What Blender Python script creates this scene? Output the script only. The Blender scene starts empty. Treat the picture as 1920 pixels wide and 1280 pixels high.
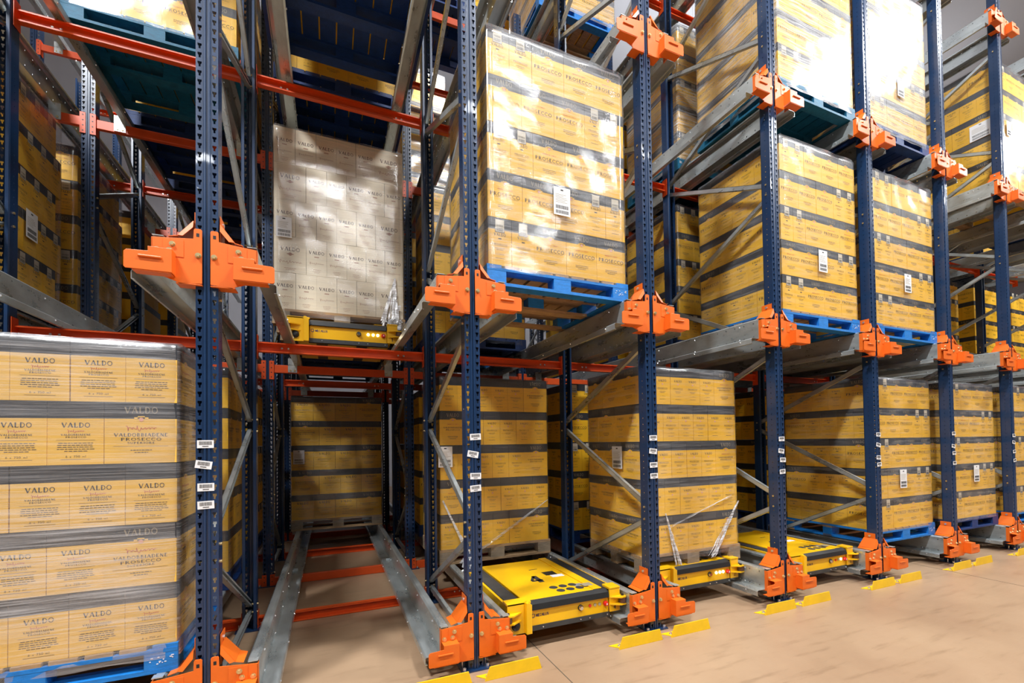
import bpy, bmesh, math, random
from mathutils import Matrix, Vector
import numpy as np

random.seed(7)
SC = bpy.context.scene
COL = SC.collection
PI = math.pi

# ------------------------------------------------------------------ camera
F_PX, CX, CY = 813.06, 951.75, 813.46
YAW, PITCH, ROLL = 0.3903, 0.0184, -0.0133
cd = bpy.data.cameras.new('camera')
cam = bpy.data.objects.new('camera', cd); COL.objects.link(cam)
cy_, sy_ = math.cos(YAW), math.sin(YAW)
cp_, sp_ = math.cos(PITCH), math.sin(PITCH)
r0 = Vector((cy_, -sy_, 0)); f0 = Vector((sy_*cp_, cy_*cp_, sp_)); u0 = Vector((-sy_*sp_, -cy_*sp_, cp_))
cr_, sr_ = math.cos(ROLL), math.sin(ROLL)
right = r0*cr_ + u0*sr_
up = -r0*sr_ + u0*cr_
cam.matrix_world = Matrix(((right.x, up.x, -f0.x, 2.1074), (right.y, up.y, -f0.y, -2.7738),
                           (right.z, up.z, -f0.z, 1.5047), (0, 0, 0, 1)))
cd.sensor_fit = 'HORIZONTAL'; cd.sensor_width = 36.0
cd.lens = F_PX/1920*36.0
cd.shift_x = (960-CX)/1920
cd.shift_y = (CY-640)/1920
cd.clip_start = 0.05; cd.clip_end = 200
SC.camera = cam

# ------------------------------------------------------------------ world, exposure
SC.view_settings.view_transform = 'Standard'
SC.view_settings.look = 'None'
SC.view_settings.gamma = 1.0
SC.view_settings.use_curve_mapping = False
SC.view_settings.exposure = 0.32
w = bpy.data.worlds.new('world'); SC.world = w; w.use_nodes = True
w.node_tree.nodes['Background'].inputs[0].default_value = (0.80, 0.88, 1.0, 1)
w.node_tree.nodes['Background'].inputs[1].default_value = 0.05
SC.cycles.max_bounces = 7; SC.cycles.transparent_max_bounces = 14
SC.cycles.diffuse_bounces = 3; SC.cycles.glossy_bounces = 3
SC.cycles.sample_clamp_indirect = 4.0
SC.cycles.caustics_reflective = False; SC.cycles.caustics_refractive = False

# ------------------------------------------------------------------ materials
def new_mat(name):
    m = bpy.data.materials.new(name); m.use_nodes = True
    nt = m.node_tree; nt.nodes.clear()
    out = nt.nodes.new('ShaderNodeOutputMaterial')
    return m, nt, out
def N(nt, t, **kw):
    n = nt.nodes.new(t)
    for k, v in kw.items():
        if k in n.inputs.keys(): n.inputs[k].default_value = v
        else: setattr(n, k, v)
    return n
def principled(name, col, rough=0.5, metal=0.0, var=0.0, vscale=8.0, bump=0.0, bscale=60.0, stretch=(1, 1, 1), spec=0.5, rvar=0.0, coat=0.0):
    m, nt, out = new_mat(name)
    p = N(nt, 'ShaderNodeBsdfPrincipled')
    p.inputs['Base Color'].default_value = (*col, 1); p.inputs['Roughness'].default_value = rough
    p.inputs['Metallic'].default_value = metal; p.inputs['Specular IOR Level'].default_value = spec
    p.inputs['Coat Weight'].default_value = coat
    nt.links.new(p.outputs[0], out.inputs[0])
    if var or bump or rvar:
        tc = N(nt, 'ShaderNodeTexCoord'); mp = N(nt, 'ShaderNodeMapping'); mp.inputs['Scale'].default_value = stretch
        oi = N(nt, 'ShaderNodeObjectInfo')
        nt.links.new(tc.outputs['Object'], mp.inputs[0])
        ad = N(nt, 'ShaderNodeVectorMath', operation='ADD'); mu = N(nt, 'ShaderNodeMath', operation='MULTIPLY'); mu.inputs[1].default_value = 40
        nt.links.new(oi.outputs['Random'], mu.inputs[0]); nt.links.new(mp.outputs[0], ad.inputs[0]); nt.links.new(mu.outputs[0], ad.inputs[1])
        vec = ad.outputs[0]
        if var or rvar:
            n1 = N(nt, 'ShaderNodeTexNoise'); n1.inputs['Scale'].default_value = vscale; n1.inputs['Detail'].default_value = 5
            n1.inputs['Roughness'].default_value = .65
            nt.links.new(vec, n1.inputs['Vector'])
            if var:
                mr = N(nt, 'ShaderNodeMapRange'); mr.inputs[1].default_value = .3; mr.inputs[2].default_value = .7
                mr.inputs[3].default_value = 1-var; mr.inputs[4].default_value = 1+var*.7
                nt.links.new(n1.outputs[0], mr.inputs[0])
                vm = N(nt, 'ShaderNodeVectorMath', operation='SCALE'); vm.inputs[0].default_value = col
                nt.links.new(mr.outputs[0], vm.inputs['Scale']); nt.links.new(vm.outputs[0], p.inputs['Base Color'])
            if rvar:
                mr2 = N(nt, 'ShaderNodeMapRange'); mr2.inputs[1].default_value = .3; mr2.inputs[2].default_value = .7
                mr2.inputs[3].default_value = max(.03, rough-rvar); mr2.inputs[4].default_value = rough+rvar
                nt.links.new(n1.outputs[0], mr2.inputs[0]); nt.links.new(mr2.outputs[0], p.inputs['Roughness'])
        if bump:
            n2 = N(nt, 'ShaderNodeTexNoise'); n2.inputs['Scale'].default_value = bscale; n2.inputs['Detail'].default_value = 3
            nt.links.new(vec, n2.inputs['Vector'])
            b = N(nt, 'ShaderNodeBump'); b.inputs['Strength'].default_value = bump; b.inputs['Distance'].default_value = .01
            nt.links.new(n2.outputs[0], b.inputs['Height']); nt.links.new(b.outputs[0], p.inputs['Normal'])
    return m
def emission(name, col, s):
    m, nt, out = new_mat(name)
    e = N(nt, 'ShaderNodeEmission'); e.inputs[0].default_value = (*col, 1); e.inputs[1].default_value = s
    nt.links.new(e.outputs[0], out.inputs[0]); return m

M = {}
M['blue'] = principled('upright_blue_paint', (.010, .034, .095), .30, 0, .12, 5, coat=.3)
M['orange'] = principled('orange_powder_coat', (.80, .150, .012), .42, 0, .06, 10, .05, 300)
M['beam'] = principled('beam_red_orange_paint', (.72, .085, .012), .38, 0, .10, 6)
M['galv'] = principled('galvanised_steel', (.54, .585, .59), .33, .68, .22, 9, .04, 80, (1, .35, 1), rvar=.12)
M['galv_plate'] = principled('galvanised_bright_steel', (.62, .66, .66), .34, .7, .15, 14, .03, 60, rvar=.1)
M['zinc'] = principled('yellow_zinc_bolt', (.78, .60, .30), .3, .8)
M['steelbolt'] = principled('bright_steel_bolt', (.85, .87, .88), .25, .8)
M['yellow'] = principled('shuttle_yellow_paint', (.90, .50, .006), .34, 0, .07, 3, coat=.2)
M['ylw_floor'] = principled('protector_yellow_paint', (.90, .56, .008), .42, 0, .10, 6)
M['black'] = principled('black_rubber', (.012, .013, .014), .45, 0, .2, 20)
M['darkgrey'] = principled('dark_grip_plate', (.055, .058, .06), .5, .3, .25, 12, .1, 200)
M['ink'] = principled('black_print', (.03, .027, .025), .6)
M['inkblue'] = principled('dark_blue_print', (.02, .02, .12), .5)
M['white'] = principled('white_sticker_paper', (.82, .83, .85), .5)
M['gold'] = principled('gold_cardboard', (.92, .515, .018), .5, 0, .07, 3, .03, 90)
M['goldo'] = principled('amber_cardboard', (.88, .53, .085), .5, 0, .07, 3, .03, 90)
M['band'] = principled('carton_dark_band', (.030, .033, .040), .45, 0, .15, 8)
M['bandtext'] = principled('band_grey_gold_print', (.30, .25, .17), .5)
M['goldink'] = principled('brown_print_on_gold', (.045, .028, .015), .6)
M['red'] = principled('red_print', (.60, .10, .05), .6)
M['pink'] = principled('emblem_pink_print', (.80, .38, .26), .6)
M['cream'] = principled('cream_cardboard', (.90, .79, .60), .6, 0, .06, 3, .03, 90)
M['creamink'] = principled('brown_print_on_cream', (.06, .025, .018), .6)
M['creamred'] = principled('faint_red_print_on_cream', (.48, .26, .17), .6)
M['lblpaper'] = principled('carton_label_paper', (.62, .56, .44), .6)
M['wood'] = principled('pallet_wood', (.42, .27, .14), .75, 0, .35, 7, .25, 60, (1.5, 12, 12))
M['woodgrey'] = principled('weathered_pallet_wood', (.30, .235, .16), .8, 0, .35, 7, .25, 60, (1.5, 12, 12))
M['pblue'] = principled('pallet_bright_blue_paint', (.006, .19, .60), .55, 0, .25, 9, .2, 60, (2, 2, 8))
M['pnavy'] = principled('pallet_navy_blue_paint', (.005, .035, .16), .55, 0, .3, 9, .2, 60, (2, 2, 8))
M['pteal'] = principled('pallet_teal_blue_paint', (.006, .13, .24), .55, 0, .3, 9, .2, 60, (2, 2, 8))
M['chrome'] = principled('chrome_button', (.8, .8, .8), .15, 1)
M['lampred'] = principled('red_plastic_button', (.65, .02, .015), .3)
M['ledoff'] = principled('unlit_led_lens', (.35, .3, .2), .3)
M['led'] = emission('lit_led', (1, .92, .7), 9.0)
M['tyre'] = principled('brown_guide_wheel', (.10, .045, .025), .5)

# floor: tan epoxy with faint scuffs and joints
def floor_mat():
    m, nt, out = new_mat('tan_epoxy_floor')
    p = N(nt, 'ShaderNodeBsdfPrincipled'); nt.links.new(p.outputs[0], out.inputs[0])
    tc = N(nt, 'ShaderNodeTexCoord')
    n1 = N(nt, 'ShaderNodeTexNoise'); n1.inputs['Scale'].default_value = .7; n1.inputs['Detail'].default_value = 6; n1.inputs['Roughness'].default_value = .6
    mp = N(nt, 'ShaderNodeMapping'); mp.inputs['Scale'].default_value = (1.2, 9, 1); mp.inputs['Rotation'].default_value = (0, 0, .25)
    n2 = N(nt, 'ShaderNodeTexNoise'); n2.inputs['Scale'].default_value = 1.6; n2.inputs['Detail'].default_value = 8; n2.inputs['Roughness'].default_value = .7
    n3 = N(nt, 'ShaderNodeTexNoise'); n3.inputs['Scale'].default_value = 60; n3.inputs['Detail'].default_value = 3
    nt.links.new(tc.outputs['Object'], n1.inputs['Vector']); nt.links.new(tc.outputs['Object'], mp.inputs[0])
    nt.links.new(mp.outputs[0], n2.inputs['Vector']); nt.links.new(tc.outputs['Object'], n3.inputs['Vector'])
    r1 = N(nt, 'ShaderNodeValToRGB'); r1.color_ramp.elements[0].position = .3; r1.color_ramp.elements[1].position = .7
    r1.color_ramp.elements[0].color = (.31, .195, .118, 1); r1.color_ramp.elements[1].color = (.42, .285, .178, 1)
    nt.links.new(n1.outputs[0], r1.inputs[0])
    r2 = N(nt, 'ShaderNodeValToRGB'); r2.color_ramp.elements[0].position = .30; r2.color_ramp.elements[1].position = .46
    r2.color_ramp.elements[0].color = (.70, .68, .66, 1); r2.color_ramp.elements[1].color = (1, 1, 1, 1)
    nt.links.new(n2.outputs[0], r2.inputs[0])
    mx = N(nt, 'ShaderNodeMix', data_type='RGBA', blend_type='MULTIPLY'); mx.inputs[0].default_value = .8
    nt.links.new(r1.outputs[0], mx.inputs[6]); nt.links.new(r2.outputs[0], mx.inputs[7])
    nt.links.new(mx.outputs[2], p.inputs['Base Color'])
    mr = N(nt, 'ShaderNodeMapRange'); mr.inputs[3].default_value = .25; mr.inputs[4].default_value = .5
    nt.links.new(n2.outputs[0], mr.inputs[0]); nt.links.new(mr.outputs[0], p.inputs['Roughness'])
    b = N(nt, 'ShaderNodeBump'); b.inputs['Strength'].default_value = .08; b.inputs['Distance'].default_value = .003
    nt.links.new(n3.outputs[0], b.inputs['Height']); nt.links.new(b.outputs[0], p.inputs['Normal'])
    return m
M['floor'] = floor_mat()
M['joint'] = principled('dark_joint_filler', (.10, .075, .05), .8)
M['wall'] = principled('light_grey_wall_panel', (.50, .51, .56), .7, 0, .04, 1.5)
M['ceil'] = principled('light_grey_roof_sheet', (.56, .57, .62), .7)
M['lamp_body'] = principled('white_lamp_housing', (.8, .8, .8), .5)

# stretch film: clear, streaked, with glossy wrinkles
def film_mat(name, haze, gloss, streak=45.0, wob=5.0, rough=.16, warm=(1, 1, 1), bs=.55, wd=.006):
    m, nt, out = new_mat(name)
    tc = N(nt, 'ShaderNodeTexCoord'); oi = N(nt, 'ShaderNodeObjectInfo')
    mu = N(nt, 'ShaderNodeMath', operation='MULTIPLY'); mu.inputs[1].default_value = 37
    nt.links.new(oi.outputs['Random'], mu.inputs[0])
    ad = N(nt, 'ShaderNodeVectorMath', operation='ADD')
    nt.links.new(tc.outputs['Object'], ad.inputs[0]); nt.links.new(mu.outputs[0], ad.inputs[1])
    mp = N(nt, 'ShaderNodeMapping'); mp.inputs['Scale'].default_value = (1.3, 1.3, streak); mp.inputs['Rotation'].default_value = (.0, .05, 0)
    nt.links.new(ad.outputs[0], mp.inputs[0])
    s = N(nt, 'ShaderNodeTexNoise'); s.inputs['Scale'].default_value = 1.7; s.inputs['Detail'].default_value = 5; s.inputs['Roughness'].default_value = .7
    nt.links.new(mp.outputs[0], s.inputs['Vector'])
    wn = N(nt, 'ShaderNodeTexNoise'); wn.inputs['Scale'].default_value = wob; wn.inputs['Detail'].default_value = 3; wn.inputs['Distortion'].default_value = 1.2
    nt.links.new(ad.outputs[0], wn.inputs['Vector'])
    big = N(nt, 'ShaderNodeTexNoise'); big.inputs['Scale'].default_value = 1.6; big.inputs['Detail'].default_value = 2
    nt.links.new(ad.outputs[0], big.inputs['Vector'])
    b1 = N(nt, 'ShaderNodeBump'); b1.inputs['Strength'].default_value = bs; b1.inputs['Distance'].default_value = .0014
    nt.links.new(s.outputs[0], b1.inputs['Height'])
    b2 = N(nt, 'ShaderNodeBump'); b2.inputs['Strength'].default_value = .5; b2.inputs['Distance'].default_value = wd
    nt.links.new(wn.outputs[0], b2.inputs['Height']); nt.links.new(b1.outputs[0], b2.inputs['Normal'])
    tr = N(nt, 'ShaderNodeBsdfTransparent'); tr.inputs[0].default_value = (.97, .97, .97, 1)
    df = N(nt, 'ShaderNodeBsdfDiffuse'); df.inputs[0].default_value = (.80*warm[0], .81*warm[1], .84*warm[2], 1)
    gl = N(nt, 'ShaderNodeBsdfGlossy'); gl.inputs['Roughness'].default_value = rough; gl.inputs[0].default_value = (1, 1, 1, 1)
    nt.links.new(b2.outputs[0], gl.inputs['Normal'])
    lw_ = N(nt, 'ShaderNodeLayerWeight'); lw_.inputs[0].default_value = .5
    fr = N(nt, 'ShaderNodeMath', operation='POWER'); fr.inputs[1].default_value = 4.5; nt.links.new(lw_.outputs['Facing'], fr.inputs[0])
    # haze amount follows the streaks
    hz = N(nt, 'ShaderNodeMapRange'); hz.inputs[1].default_value = .42; hz.inputs[2].default_value = .72
    hz.inputs[3].default_value = haze*.35; hz.inputs[4].default_value = haze*2.2
    nt.links.new(s.outputs[0], hz.inputs[0])
    hb = N(nt, 'ShaderNodeMapRange'); hb.inputs[1].default_value = .3; hb.inputs[2].default_value = .7
    hb.inputs[3].default_value = .55; hb.inputs[4].default_value = 1.5
    nt.links.new(big.outputs[0], hb.inputs[0])
    hm = N(nt, 'ShaderNodeMath', operation='MULTIPLY'); nt.links.new(hz.outputs[0], hm.inputs[0]); nt.links.new(hb.outputs[0], hm.inputs[1])
    m1 = N(nt, 'ShaderNodeMixShader'); nt.links.new(hm.outputs[0], m1.inputs[0]); nt.links.new(tr.outputs[0], m1.inputs[1]); nt.links.new(df.outputs[0], m1.inputs[2])
    fa = N(nt, 'ShaderNodeMath', operation='MULTIPLY_ADD'); fa.inputs[1].default_value = .5; fa.inputs[2].default_value = gloss+.03
    fa.use_clamp = True
    nt.links.new(fr.outputs[0], fa.inputs[0])
    m2 = N(nt, 'ShaderNodeMixShader'); nt.links.new(fa.outputs[0], m2.inputs[0]); nt.links.new(m1.outputs[0], m2.inputs[1]); nt.links.new(gl.outputs[0], m2.inputs[2])
    nt.links.new(m2.outputs[0], out.inputs[0])
    return m
M['film'] = film_mat('stretch_film', .05, .02, 45, 4)
M['film_streaky'] = film_mat('streaky_stretch_film', .19, .05, 75, 3)
M['film_clear'] = film_mat('thin_clear_film', .085, .01, 22, 3)
M['film_heavy'] = film_mat('heavy_milky_film', .27, .015, 50, 1.8, .13, wd=.005)
M['film_scrap'] = film_mat('crumpled_film', .95, .12, 30, 30, .12)

# ------------------------------------------------------------------ mesh builder
class MB:
    def __init__(s): s.v = []; s.f = []; s.m = []; s.mats = []
    def mi(s, mat):
        mt = M[mat] if isinstance(mat, str) else mat
        if mt not in s.mats: s.mats.append(mt)
        return s.mats.index(mt)
    def poly(s, pts, mat):
        b = len(s.v); s.v += [tuple(p) for p in pts]; s.f.append(tuple(range(b, b+len(pts)))); s.m.append(s.mi(mat))
    def box(s, x0, x1, y0, y1, z0, z1, mat):
        b = len(s.v)
        s.v += [(x0, y0, z0), (x1, y0, z0), (x1, y1, z0), (x0, y1, z0), (x0, y0, z1), (x1, y0, z1), (x1, y1, z1), (x0, y1, z1)]
        k = s.mi(mat)
        for q in ((0, 3, 2, 1), (4, 5, 6, 7), (0, 1, 5, 4), (1, 2, 6, 5), (2, 3, 7, 6), (3, 0, 4, 7)):
            s.f.append(tuple(b+i for i in q)); s.m.append(k)
    def prism(s, pts, axis, a0, a1, mat):
        """pts: 2D outline; axis 'X','Y','Z': extruded along it"""
        def P(p, a):
            return {'X': (a, p[0], p[1]), 'Y': (p[0], a, p[1]), 'Z': (p[0], p[1], a)}[axis]
        b = len(s.v); n = len(pts); k = s.mi(mat)
        s.v += [P(p, a0) for p in pts]+[P(p, a1) for p in pts]
        s.f.append(tuple(range(b, b+n))); s.m.append(k)
        s.f.append(tuple(range(b+2*n-1, b+n-1, -1))); s.m.append(k)
        for i in range(n):
            j = (i+1) % n
            s.f.append((b+i, b+j, b+n+j, b+n+i)); s.m.append(k)
    def cyl(s, c, axis, r, h, mat, n=14, r2=None):
        r2 = r if r2 is None else r2
        b = len(s.v); k = s.mi(mat)
        def P(a, rr, t):
            u, w_ = rr*math.cos(a), rr*math.sin(a)
            o = {'X': (t, u, w_), 'Y': (u, t, w_), 'Z': (u, w_, t)}[axis]
            return (c[0]+o[0], c[1]+o[1], c[2]+o[2])
        s.v += [P(2*PI*i/n, r, 0) for i in range(n)]+[P(2*PI*i/n, r2, h) for i in range(n)]
        s.f.append(tuple(range(b, b+n))); s.m.append(k)
        s.f.append(tuple(range(b+2*n-1, b+n-1, -1))); s.m.append(k)
        for i in range(n):
            j = (i+1) % n
            s.f.append((b+i, b+j, b+n+j, b+n+i)); s.m.append(k)
    def xf(s, mtx, start=0):
        for i in range(start, len(s.v)):
            s.v[i] = tuple(mtx @ Vector(s.v[i]))
    def mesh(s, name):
        me = bpy.data.meshes.new(name)
        me.from_pydata(s.v, [], s.f)
        for mt in s.mats: me.materials.append(mt)
        me.polygons.foreach_set('material_index', s.m)
        me.update()
        bm = bmesh.new(); bm.from_mesh(me); bmesh.ops.recalc_face_normals(bm, faces=bm.faces); bm.to_mesh(me); bm.free()
        return me
    def build(s, name, parent=None, loc=(0, 0, 0), bevel=0, recalc=True):
        o = bpy.data.objects.new(name, s.mesh(name)); COL.objects.link(o)
        if parent: o.parent = parent
        o.location = loc
        if bevel:
            md = o.modifiers.new('bevel', 'BEVEL'); md.width = bevel; md.segments = 2; md.limit_method = 'ANGLE'; md.angle_limit = math.radians(50)
        return o
def raw_obj(name, me, parent=None, loc=(0, 0, 0)):
    o = bpy.data.objects.new(name, me); COL.objects.link(o); o.location = loc
    if parent: o.parent = parent
    return o
def bake(o):
    """apply modifiers so copies can share the mesh"""
    dg = bpy.context.evaluated_depsgraph_get()
    me = bpy.data.meshes.new_from_object(o.evaluated_get(dg))
    o.modifiers.clear(); o.data = me
def tag(o, label=None, cat=None, group=None, kind=None):
    if label: o['label'] = label
    if cat: o['category'] = cat
    if group: o['group'] = group
    if kind: o['kind'] = kind
    return o
def empty(name, loc=(0, 0, 0), rz=0):
    o = bpy.data.objects.new(name, None); COL.objects.link(o); o.location = loc; o.rotation_euler = (0, 0, rz)
    o.empty_display_size = .1
    return o
def copy_tree(o, parent=None):
    c = o.copy(); COL.objects.link(c)
    if parent: c.parent = parent
    for ch in CH.get(o.name, []):
        d = copy_tree(ch, c)
        CH.setdefault(c.name, []).append(d)
    return c
CH = {}
def reg(root):
    """remember the children of a prototype (and of its parts)"""
    ch = [o for o in COL.objects if o.parent == root]
    CH[root.name] = ch
    for c in ch: reg(c)
ORD = ['first', 'second', 'third', 'fourth', 'fifth', 'sixth', 'seventh', 'eighth', 'ninth', 'tenth', 'eleventh', 'twelfth', 'thirteenth']

# ------------------------------------------------------------------ lettering (serif stroke font, drawn as flat polygons)
def arc(cx, cy, rx, ry, a0, a1, n=8):
    return [(cx+rx*math.cos(math.radians(a0+(a1-a0)*i/n)), cy+ry*math.sin(math.radians(a0+(a1-a0)*i/n))) for i in range(n+1)]
T, t_ = .21, .10
GL = {
 'V': (.86, [([(.08, 1), (.43, 0)], T), ([(.43, 0), (.78, 1)], t_), ([(0, .97), (.24, .97)], .05), ([(.64, .97), (.9, .97)], .05)]),
 'A': (.86, [([(.08, 0), (.43, 1)], t_), ([(.43, 1), (.78, 0)], T), ([(.22, .34), (.64, .34)], .06), ([(0, .03), (.22, .03)], .05), ([(.64, .03), (.92, .03)], .05)]),
 'L': (.68, [([(.18, 0), (.18, 1)], T), ([(.1, .035), (.6, .035)], t_), ([(.6, 0), (.63, .25)], .06), ([(.04, .97), (.34, .97)], .05)]),
 'D': (.84, [([(.18, 0), (.18, 1)], T), ([(.1, .03)]+arc(.3, .5, .44, .47, -90, 90, 10)+[(.1, .97)], .12)]),
 'O': (.90, [(arc(.45, .5, .37, .46, 0, 360, 16), .13)]),
 'P': (.70, [([(.18, 0), (.18, 1)], T), ([(.1, .97)]+arc(.34, .73, .25, .24, 90, -90, 8)+[(.18, .49)], .10), ([(.04, .03), (.34, .03)], .05)]),
 'R': (.82, [([(.18, 0), (.18, 1)], T), ([(.1, .97)]+arc(.34, .75, .25, .22, 90, -90, 8)+[(.18, .53)], .10), ([(.36, .52), (.76, 0)], .14), ([(.04, .03), (.34, .03)], .05)]),
 'S': (.62, [(arc(.31, .75, .22, .21, 30, 270, 9)+arc(.31, .27, .24, .23, 90, -150, 9), .12)]),
 'E': (.70, [([(.18, 0), (.18, 1)], T), ([(.08, .97), (.6, .97)], t_), ([(.18, .52), (.48, .52)], .06), ([(.08, .03), (.63, .03)], t_), ([(.6, .8), (.6, 1)], .05), ([(.63, 0), (.63, .22)], .05)]),
 'C': (.80, [(arc(.45, .5, .37, .46, 45, 315, 14), .12), ([(.7, .72), (.7, .98)], .05)]),
 'M': (1.0, [([(.14, 0), (.14, 1)], t_), ([(.14, 1), (.5, .1)], T), ([(.5, .1), (.86, 1)], t_), ([(.86, 0), (.86, 1)], T), ([(0, .03), (.28, .03)], .05), ([(.7, .03), (1, .03)], .05)]),
 'U': (.84, [([(.16, 1), (.16, .3)]+arc(.42, .3, .26, .28, 180, 360, 8)+[(.68, 1)], .12)]),
 'X': (.80, [([(.1, 1), (.7, 0)], T), ([(.1, 0), (.7, 1)], t_)]),
 'B': (.74, [([(.18, 0), (.18, 1)], T), ([(.1, .97)]+arc(.34, .76, .22, .21, 90, -90, 6)+arc(.36, .28, .27, .25, 90, -90, 6)+[(.1, .03)], .10)]),
 'I': (.36, [([(.18, 0), (.18, 1)], T), ([(.04, .97), (.32, .97)], .05), ([(.04, .03), (.32, .03)], .05)]),
 'N': (.86, [([(.16, 0), (.16, 1)], t_), ([(.16, 1), (.72, 0)], T), ([(.72, 0), (.72, 1)], t_)]),
 'U': (.84, [([(.16, 1), (.16, .3)]+arc(.42, .3, .26, .28, 180, 360, 8)+[(.68, 1)], .12)]),
 '1': (.5, [([(.28, 0), (.28, 1)], T), ([(.08, .8), (.28, 1)], .1)]),
 '2': (.62, [(arc(.31, .72, .22, .24, 160, -40, 8)+[(.08, .05)], .12), ([(.06, .06), (.58, .06)], .12)]),
 '3': (.62, [(arc(.28, .74, .22, .22, 150, -90, 8)+arc(.28, .27, .25, .25, 90, -150, 8), .13)]),
 '4': (.68, [([(.46, 0), (.46, 1)], T), ([(.46, 1), (.06, .32)], .12), ([(.04, .3), (.64, .3)], .13)]),
 '6': (.62, [(arc(.31, .3, .22, .26, 0, 360, 10), .11), ([(.1, .35), (.38, .98)], .1)]),
 '7': (.58, [([(.06, .95), (.52, .95)], .11), ([(.52, .95), (.2, 0)], .12)]),
 '5': (.6, [([(.5, .95), (.14, .95), (.12, .55)], .1), (arc(.28, .3, .22, .26, 110, -150, 8), .12)]),
 '0': (.62, [(arc(.31, .5, .23, .46, 0, 360, 12), .11)]),
 'x': (.5, [([(.06, .5), (.44, 0)], .1), ([(.06, 0), (.44, .5)], .1)]),
 'm': (.8, [([(.1, 0), (.1, .5)], .1), ([(.1, .45), (.38, .45), (.4, 0)], .09), ([(.4, .45), (.68, .45), (.7, 0)], .09)]),
 'l': (.28, [([(.14, 0), (.14, 1)], .1)]),
 ' ': (.42, []),
}
def seg_quads(pts, th):
    out = []
    for (x0, y0), (x1, y1) in zip(pts[:-1], pts[1:]):
        dx, dy = x1-x0, y1-y0; L = math.hypot(dx, dy)
        if L < 1e-6: continue
        # horizontal runs of a curve are thinner than its stems
        nx, ny = -dy/L*th/2, dx/L*th/2
        out.append([(x0+nx, y0+ny), (x0-nx, y0-ny), (x1-nx, y1-ny), (x1+nx, y1+ny)])
    return out
def text_quads(s, width=None, height=None, gap=.12, bold=1.0):
    """quads of a line of text, centred on x, base line 0; fitted to width"""
    x = 0; q = []
    for ch in s:
        wd, strokes = GL[ch]
        for pts, th in strokes:
            for quad in seg_quads(pts, th*bold): q.append([(x+a, b) for a, b in quad])
        x += wd+gap
    W_ = x-gap
    sx = width/W_ if width else height
    sz = height if height else sx
    return [[((a-W_/2)*sx, b*sz) for a, b in quad] for quad in q]
def put(mb, quads, face, ox, oz, depth, mat, eps=.0007):
    """face: '-Y','+Y','-X','+X' – text readable from outside"""
    for quad in quads:
        pts = []
        for a, b in quad:
            a += ox; b += oz
            if face == '-Y': pts.append((a, -depth-eps, b))
            elif face == '+Y': pts.append((-a, depth+eps, b))
            elif face == '-X': pts.append((-depth-eps, -a, b))
            elif face == '+X': pts.append((depth+eps, a, b))
        mb.poly(pts, mat)
def rectq(x0, x1, z0, z1): return [[(x0, z0), (x1, z0), (x1, z1), (x0, z1)]]
def discq(x, z, r, n=10): return [[(x+r*math.cos(2*PI*i/n), z+r*math.sin(2*PI*i/n)) for i in range(n)]]
def script_line(wd, h, seed=0):
    """a handwritten flourish: looping polyline"""
    pts = []; n = 56
    for i in range(n+1):
        u = i/n; big = 1.0 if (u < .12 or .36 < u < .48) else .34
        pts.append((-wd/2+wd*u+wd*.022*math.sin(u*44), h*big*math.sin(u*52+seed)*.5))
    return seg_quads(pts, h*.09)
def paragraph(wd, z, rows, pitch, th, seed=0):
    rnd = random.Random(seed); q = []
    for r in range(rows):
        x = -wd/2*(1 if r < rows-1 else .7)+rnd.uniform(0, .05*wd)
        end = -x
        while x < end-.004:
            l = rnd.uniform(.006, .02); q += rectq(x, min(end, x+l), z-r*pitch, z-r*pitch+th); x += l+.003
    return q

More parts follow.
